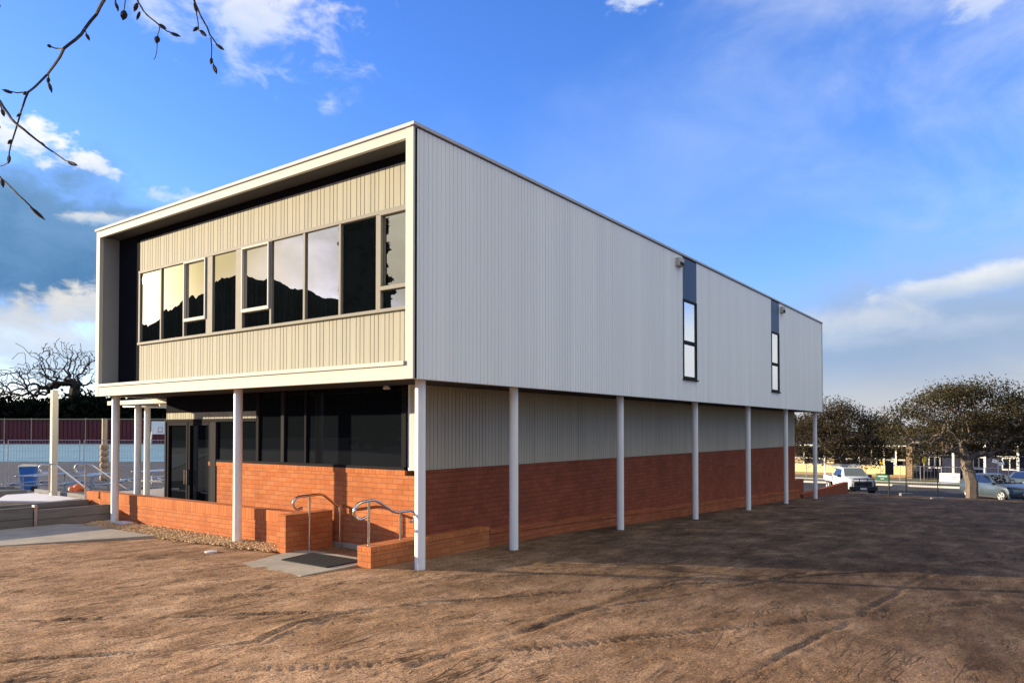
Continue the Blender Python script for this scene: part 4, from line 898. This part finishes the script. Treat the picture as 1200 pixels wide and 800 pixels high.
p = at(1170, 563, 56); o = empty('parking_sign', (p.x, p.y, -2.17), 'pole with two small white sign plates above the blue car', 'sign', None, YAW); s_ = 56 / FPX
MB().tube([(0, 0, 0), (0, 0, (563 - 533) * s_)], .035, 8).build('pole', 'galv', o)
for dy, dz, t in ((.28, 1.72, .3), (-.22, 1.62, -.5)): m = MB(); m.bar((-.05, dy - .2, dz), (-.05, dy + .2, dz + t * .2), .02, .26); m.build('sign_plate', 'white', o)
p = at(967, 560, 62); o = empty('street_pole', (p.x, p.y, -2.17), 'tall white pole at the kerb left of the ute', 'pole'); MB().tube([(0, 0, 0), (0, 0, 2.9)], .07, 10).build('shaft', 'white', o); MB().bar((0, -.3, 2.9), (0, .6, 2.95), .06, .05).build('arm', 'white', o)

# ------------------------------------------------------------------ vehicles
def loft(st):
    m = MB(); n = 10
    for x, z0, zb, zr, w, wr in st:
        half = [(w * .86, z0), (w * .97, z0 + .12), (w, (z0 + zb) / 2), (w * .975, zb), (wr, zr)]
        m.v += [(x, y, z) for y, z in half] + [(x, -y, z) for y, z in reversed(half)]
    for i in range(len(st) - 1):
        for k in range(n): a = i * n + k; b_ = i * n + (k + 1) % n; m.f.append((a, b_, b_ + n, a + n))
    m.f.append(tuple(reversed(range(n)))); m.f.append(tuple(range((len(st) - 1) * n, len(st) * n))); return m
def wheels(o, xs, y, r, w=.2, rim='galv'):
    for x in xs:
        for s in (-1, 1):
            wh = MB().lathe([(r * .72, -w / 2), (r * .95, -w / 2), (r, -w / 2 + .03), (r, w / 2 - .03), (r * .95, w / 2), (r * .72, w / 2)], 24, (x, s * y, r), 'y').build('wheel', 'tyre', o, smooth=True)
            m = MB(); yy = s * (y + w / 2 * .96)
            m.lathe([(r * .2, -.006), (r * .2, .006)], 14, (x, yy, r), 'y')
            for k in range(5): a = k * 2 * math.pi / 5; m.bar((x + .1 * r * math.cos(a), yy, r + .1 * r * math.sin(a)), (x + .68 * r * math.cos(a), yy, r + .68 * r * math.sin(a)), .03, .07)
            m.tube([(x + r * .66 * math.cos(k * .35), yy, r + r * .66 * math.sin(k * .35)) for k in range(19)], .025, 5); m.build('rim', rim, wh)
            a0 = MB(); a0.tube([(x + (r + .035) * math.cos(t), s * (y + w / 2 - .07), r + (r + .035) * math.sin(t)) for t in np.linspace(-.15, math.pi + .15, 15)], .055, 6); a0.build('wheel_arch', 'cardark', o)
def quad_part(o, name, mat, pts, off=.012, n=None):
    P = [Vector(p) for p in pts]; nrm = (P[1] - P[0]).cross(P[2] - P[0]).normalized()
    if n is not None and nrm.dot(Vector(n)) < 0: nrm = -nrm
    k = len(P); m = MB(); m.add([p + nrm * off for p in P] + [p - nrm * .02 for p in P], [tuple(range(k)), tuple(reversed(range(k, 2 * k)))] + [(i, (i + 1) % k, (i + 1) % k + k, i + k) for i in range(k)])
    return m.build(name, mat, o)
def suv(loc, rz, paint, label):
    o = empty('parked_car', loc, label, 'car', 'cars parked by the street tree', rz)
    st = [(2.17, .38, .60, .66, .62, .50), (2.08, .26, .70, .78, .78, .64), (1.85, .22, .80, .88, .87, .76), (1.25, .22, .90, 1.0, .91, .80), (.85, .22, .93, 1.03, .92, .76), (.0, .22, .96, 1.52, .92, .60), (-.5, .22, .98, 1.575, .92, .61), (-1.3, .22, 1.0, 1.55, .92, .60), (-1.85, .24, 1.02, 1.46, .90, .57), (-2.12, .3, 1.0, 1.1, .86, .66), (-2.18, .42, .9, .98, .80, .62)]
    loft(st).build('body', paint, o, smooth=True, bevel=.03)
    for s in (-1, 1):
        nn = (0, s, .2)
        quad_part(o, 'side_window', 'carglass', [(.62, s * .865, 1.02), (-.42, s * .89, 1.04), (-.42, s * .655, 1.50), (.02, s * .645, 1.46)], .02, nn)
        quad_part(o, 'side_window', 'carglass', [(-.5, s * .89, 1.04), (-1.75, s * .875, 1.07), (-1.55, s * .665, 1.44), (-.5, s * .655, 1.50)], .02, nn)
        quad_part(o, 'headlight', 'lamp', [(2.1, s * .58, .66), (1.72, s * .84, .70), (1.66, s * .84, .83), (2.03, s * .62, .77)], .03, (1, s, .2))
        MB().box(.55, .75, s * .95 - .09, s * .95 + .09, .98, 1.1).build('mirror', paint, o, bevel=.03)
        MB().box(-.62, -.42, s * .925 - .012, s * .925 + .012, .82, .86).build('door_handle', 'galv', o)
        MB().box(-1.1, 1.0, s * .90 - .03, s * .90 + .03, .18, .30).build('sill', 'cardark', o, bevel=.02)
    quad_part(o, 'windscreen', 'carglass', [(.80, -.68, 1.06), (.80, .68, 1.06), (.06, .56, 1.50), (.06, -.56, 1.50)], .02, (1, 0, 1))
    quad_part(o, 'rear_window', 'carglass', [(-1.9, -.54, 1.43), (-1.9, .54, 1.43), (-2.1, .62, 1.13), (-2.1, -.62, 1.13)], .02, (-1, 0, 1))
    box(2.06, 2.15, -.5, .5, .5, .68).build('grille', 'cardark', o, bevel=.02); box(1.95, 2.2, -.6, .6, .3, .42).build('bumper', 'cardark', o, bevel=.03); box(2.2, 2.215, -.22, .22, .44, .54).build('number_plate', 'white', o)
    wheels(o, (1.33, -1.35), .82, .34); return o
dl = lambda px, py: ground_at(px, py)
p = at(1169, 585, 44.9); c = suv((p.x, p.y, -2.30), YAW + R(187), 'carblue', 'silver blue car parked behind the pale forked tree trunk')
c2 = copy_tree(c, None, 'blue car cut off by the right picture edge'); p = at(1224, 584, 47.5); c2.location = (p.x, p.y, -2.30); c2.rotation_euler.z = YAW + R(187)
def ute(loc, rz):
    o = empty('utility_truck', loc, 'white ute with tray rack and dark bull bar parked at the road', 'ute', None, rz)
    st = [(2.5, .5, .86, .96, .74, .60), (2.42, .42, .95, 1.06, .84, .70), (2.0, .40, 1.02, 1.12, .90, .76), (1.25, .40, 1.06, 1.17, .92, .76), (.55, .40, 1.1, 1.72, .92, .62), (.2, .40, 1.1, 1.77, .92, .63), (-.45, .40, 1.1, 1.75, .92, .63), (-.72, .40, 1.1, 1.62, .92, .64), (-.76, .45, 1.05, 1.5, .90, .66)]
    loft(st).build('cab', 'carwhite', o, smooth=True, bevel=.03)
    m = MB(); m.box(-2.65, -.85, -.92, .92, .72, .80); 
    for s in (-1, 1): m.box(-2.65, -.85, s * .92 - .02, s * .92 + .02, .80, 1.08)
    m.box(-2.67, -2.63, -.9, .9, .80, 1.08); m.build('tray', 'carwhite', o, bevel=.01)
    m = MB()
    for x in (-.9, -2.55):
        m.tube([(x, -.85, .8), (x, -.85, 1.8), (x, .85, 1.8), (x, .85, .8)], .03, 6)
    for s in (-1, 1): m.tube([(-2.55, s * .85, 1.8), (.4, s * .75, 1.86)], .03, 6)
    m.tube([(-.2, -.75, 1.85), (-.2, .75, 1.85)], .025, 6); m.build('ladder_rack', 'galv', o)
    quad_part(o, 'windscreen', 'carglass', [(1.18, -.70, 1.2), (1.18, .70, 1.2), (.6, .58, 1.69), (.6, -.58, 1.69)], .02, (1, 0, 1))
    for s in (-1, 1):
        quad_part(o, 'side_window', 'carglass', [(.95, s * .875, 1.15), (-.55, s * .89, 1.16), (-.5, s * .675, 1.64), (.5, s * .665, 1.64)], .02, (0, s, .2))
        quad_part(o, 'headlight', 'lamp', [(2.44, s * .56, .88), (2.2, s * .86, .92), (2.18, s * .86, 1.04), (2.40, s * .60, 1.0)], .03, (1, s, .2)); MB().box(.8, .98, s * 1.0 - .09, s * 1.0 + .09, 1.12, 1.3).build('mirror', 'cardark', o, bevel=.02)
    m = MB(); m.box(2.50, 2.62, -.86, .86, .38, .62); m.tube([(2.58, -.7, .6), (2.6, -.62, 1.12), (2.6, .62, 1.12), (2.58, .7, .6)], .04, 8); m.tube([(2.6, -.25, .6), (2.6, -.25, 1.12)], .03, 8); m.tube([(2.6, .25, .6), (2.6, .25, 1.12)], .03, 8); m.build('bull_bar', 'cardark', o)
    box(2.45, 2.53, -.55, .55, .64, .94).build('grille', 'cardark', o); box(2.625, 2.64, -.2, .2, .44, .55).build('number_plate', 'white', o)
    box(-2.4, 2.3, -.55, .55, .35, .55).build('chassis', 'cardark', o); wheels(o, (1.65, -1.7), .82, .38, .24); return o
p = at(996, 576, 49.5); ute((p.x, p.y, -2.30), YAW + math.pi - R(7))

# ------------------------------------------------------------------ sky and sun
SAZ, SEL = 116.9, 10.4
w = bpy.data.worlds.new('World'); S.world = w; w.use_nodes = True; nt = w.node_tree
bg = nt.nodes['Background']; sky = nt.nodes.new('ShaderNodeTexSky'); sky.sky_type = 'NISHITA'; sky.sun_disc = False
sky.sun_elevation = R(SEL); sky.sun_rotation = R(90 - SAZ); sky.altitude = 200; sky.air_density = 1.0; sky.dust_density = .6; sky.ozone_density = 2.5
STR = .15
tc = nt.nodes.new('ShaderNodeTexCoord').outputs['Generated']
hs = nt.nodes.new('ShaderNodeHueSaturation'); hs.inputs['Saturation'].default_value = 1.2; hs.inputs['Value'].default_value = 1.0; L(nt, sky.outputs[0], hs.inputs['Color'])
tn = nt.nodes.new('ShaderNodeMix'); tn.data_type = 'RGBA'; tn.blend_type = 'MULTIPLY'; tn.inputs['Factor'].default_value = 1; L(nt, hs.outputs[0], tn.inputs['A']); tn.inputs['B'].default_value = (.75, .74, 1.12, 1)
col = tn.outputs['Result']
def dirv(az, el): return Vector((math.cos(R(az)) * math.cos(R(el)), math.sin(R(az)) * math.cos(R(el)), math.sin(R(el))))
NZ = {}
def wn(scale, detail, stretch=2.2, seed=0):
    k = (scale, detail, stretch, seed)
    if k not in NZ:
        mp = nt.nodes.new('ShaderNodeMapping'); mp.inputs['Scale'].default_value = (1, 1, stretch); mp.inputs['Location'].default_value = (seed, seed * .7, seed * 1.3); L(nt, tc, mp.inputs[0])
        NZ[k] = noise(nt, mp.outputs[0], scale, detail, .58, .35)
    return NZ[k]
def cloud(az, el, hw, hh, top, bot, op=1.0, amount=1.3, scale=7, soft=.35, tilt=0, seed=0, stretch=2.2):
    global col
    c = dirv(az, el); e = Vector((math.sin(R(az)), -math.cos(R(az)), 0)); n = e.cross(c)
    if tilt: ct, st_ = math.cos(R(tilt)), math.sin(R(tilt)); e, n = e * ct + n * st_, n * ct - e * st_
    def dot(v):
        d = nt.nodes.new('ShaderNodeVectorMath'); d.operation = 'DOT_PRODUCT'; L(nt, tc, d.inputs[0]); d.inputs[1].default_value = v; return d.outputs['Value']
    x = mathn(nt, 'MULTIPLY', dot(e), 1 / math.sin(R(min(hw, 89)))); y = mathn(nt, 'MULTIPLY', dot(n), 1 / math.sin(R(min(hh, 89))))
    r = mathn(nt, 'SQRT', mathn(nt, 'ADD', mathn(nt, 'MULTIPLY', x, x), mathn(nt, 'MULTIPLY', y, y)))
    nz = wn(scale, 9 if scale > 10 else 6, 1.7, 3)
    d = mathn(nt, 'ADD', mathn(nt, 'SUBTRACT', .75, r), mathn(nt, 'MULTIPLY', mathn(nt, 'SUBTRACT', nz, .5), amount * 2))
    mr = nt.nodes.new('ShaderNodeMapRange'); mr.interpolation_type = 'SMOOTHSTEP'; L(nt, d, mr.inputs[0]); mr.inputs[1].default_value = -soft; mr.inputs[2].default_value = soft
    fade = nt.nodes.new('ShaderNodeMapRange'); fade.interpolation_type = 'SMOOTHSTEP'; L(nt, dot(c), fade.inputs[0]); fade.inputs[1].default_value = .05; fade.inputs[2].default_value = .55
    f = mathn(nt, 'MULTIPLY', mr.outputs[0], fade.outputs[0]); f = mathn(nt, 'MULTIPLY', f, op)
    sh = nt.nodes.new('ShaderNodeMapRange'); sh.interpolation_type = 'SMOOTHSTEP'; L(nt, mathn(nt, 'ADD', y, mathn(nt, 'MULTIPLY', mathn(nt, 'SUBTRACT', wn(scale, 6, 1.7, 8), .5), 1.6)), sh.inputs[0]); sh.inputs[1].default_value = -.7; sh.inputs[2].default_value = .7
    cm = nt.nodes.new('ShaderNodeMix'); cm.data_type = 'RGBA'; L(nt, sh.outputs[0], cm.inputs['Factor']); cm.inputs['A'].default_value = (*[q / STR for q in bot], 1); cm.inputs['B'].default_value = (*[q / STR for q in top], 1)
    mx = nt.nodes.new('ShaderNodeMix'); mx.data_type = 'RGBA'; L(nt, f, mx.inputs['Factor']); L(nt, col, mx.inputs['A']); L(nt, cm.outputs['Result'], mx.inputs['B']); col = mx.outputs['Result']
# horizon bank on the right, big grey cloud on the left, small white puffs, warm cloud round the sun, added unseen bright and dark clouds behind the viewer
cloud(0, 5.0, 30, 9.0, (.140, .195, .29), (.150, .195, .265), 1.0, .5, 5, .45, 3)
cloud(0, 1.8, 40, 2.6, (.235, .25, .275), (.28, .27, .265), .85, .5, 5, .6, 0)
cloud(1.5, 10.0, 8.5, 1.1, (.37, .375, .38), (.22, .265, .33), .95, .8, 16, .4, 5)
cloud(10.5, 7.4, 5, 1.6, (.27, .29, .33), (.20, .25, .32), .8, 1.0, 16, .5, 3)
cloud(4, 6.6, 9, 1.2, (.21, .25, .32), (.13, .185, .27), .7, 1.0, 16, .6, 4)
cloud(69.5, 12.2, 9.5, 6.4, (.075, .15, .26), (.036, .095, .185), 1.0, .6, 16, .35, 0)
cloud(65.5, 14.2, 2.6, .5, (.36, .36, .35), (.2, .27, .36), .8, 1.0, 38, .4, 4)
cloud(66, 8.5, 5, 1.6, (.36, .35, .325), (.25, .27, .29), .9, 1.2, 38, .4, 8)
cloud(68, 5.6, 14, 2.8, (.30, .31, .315), (.22, .27, .32), .85, .9, 16, .5, 0)
cloud(70.3, 18.6, 3.6, 1.5, (.44, .44, .44), (.34, .37, .41), .95, 1.4, 38, .35, -10)
cloud(66.2, 17.7, 2.0, .65, (.42, .42, .42), (.34, .37, .41), .85, 1.3, 38, .35, -14)
cloud(60.7, 16.2, 2.2, .55, (.36, .37, .40), (.28, .33, .40), .55, 2.0, 38, .5, 0)
cloud(56.0, 28.6, 6.0, 3.0, (.40, .40, .41), (.26, .31, .39), .85, 2.2, 16, .6, -12)
cloud(26.2, 30.6, 1.7, .8, (.42, .42, .43), (.32, .36, .41), .75, 1.5, 38, .45, 0)
cloud(2.6, 26.3, 2.0, .9, (.36, .37, .39), (.28, .33, .40), .5, 1.8, 38, .6, 0)
cloud(22, 20, 15, 8, (.16, .24, .42), (.15, .23, .42), .4, 1.0, 5, .8, 10)
cloud(120, 14, 12, 11, (.44, .36, .19), (.52, .42, .20), 1.0, .4, 4, .5, 0)
cloud(SAZ, SEL + .3, 3.0, 3.0, (1.5, 1.3, .8), (1.5, 1.3, .8), .9, .15, 4, .9, 0)
cloud(137, 17, 14, 14, (.36, .345, .30), (.26, .24, .19), 1.0, .5, 9, .5, 0)
cloud(-80, 60, 86, 38, (.56, .545, .45), (.53, .51, .42), 1.0, .4, 5, .4, 0)  # unseen bright cloud, added to fill the shaded side wall
cloud(-95, 10, 58, 16, (.10, .105, .11), (.06, .065, .07), .95, .5, 5, .4, 0)  # unseen dark cloud, added to dim low light on the side brick
cloud(-20, 5.5, 16, 4.5, (.5, .5, .5), (.45, .45, .46), .9, .6, 4, .5, 0)
L(nt, col, bg.inputs['Color']); bg.inputs['Strength'].default_value = STR
sd = bpy.data.lights.new('sun', 'SUN'); sd.energy = 5.0; sd.angle = R(.5); sd.color = (1.0, .82, .58)
so = bpy.data.objects.new('sun', sd); COL.objects.link(so); so.rotation_euler = dirv(SAZ, SEL).to_track_quat('Z', 'Y').to_euler(); so.location = (-20, 40, 30)

vs = S.view_settings; S.display_settings.display_device = 'sRGB'; vs.view_transform = 'Standard'; vs.look = 'None'; vs.gamma = 1; vs.use_curve_mapping = False; vs.exposure = 1.3
S.render.engine = 'CYCLES'; S.cycles.sample_clamp_indirect = 6; S.cycles.max_bounces = 6; S.cycles.use_denoising = True
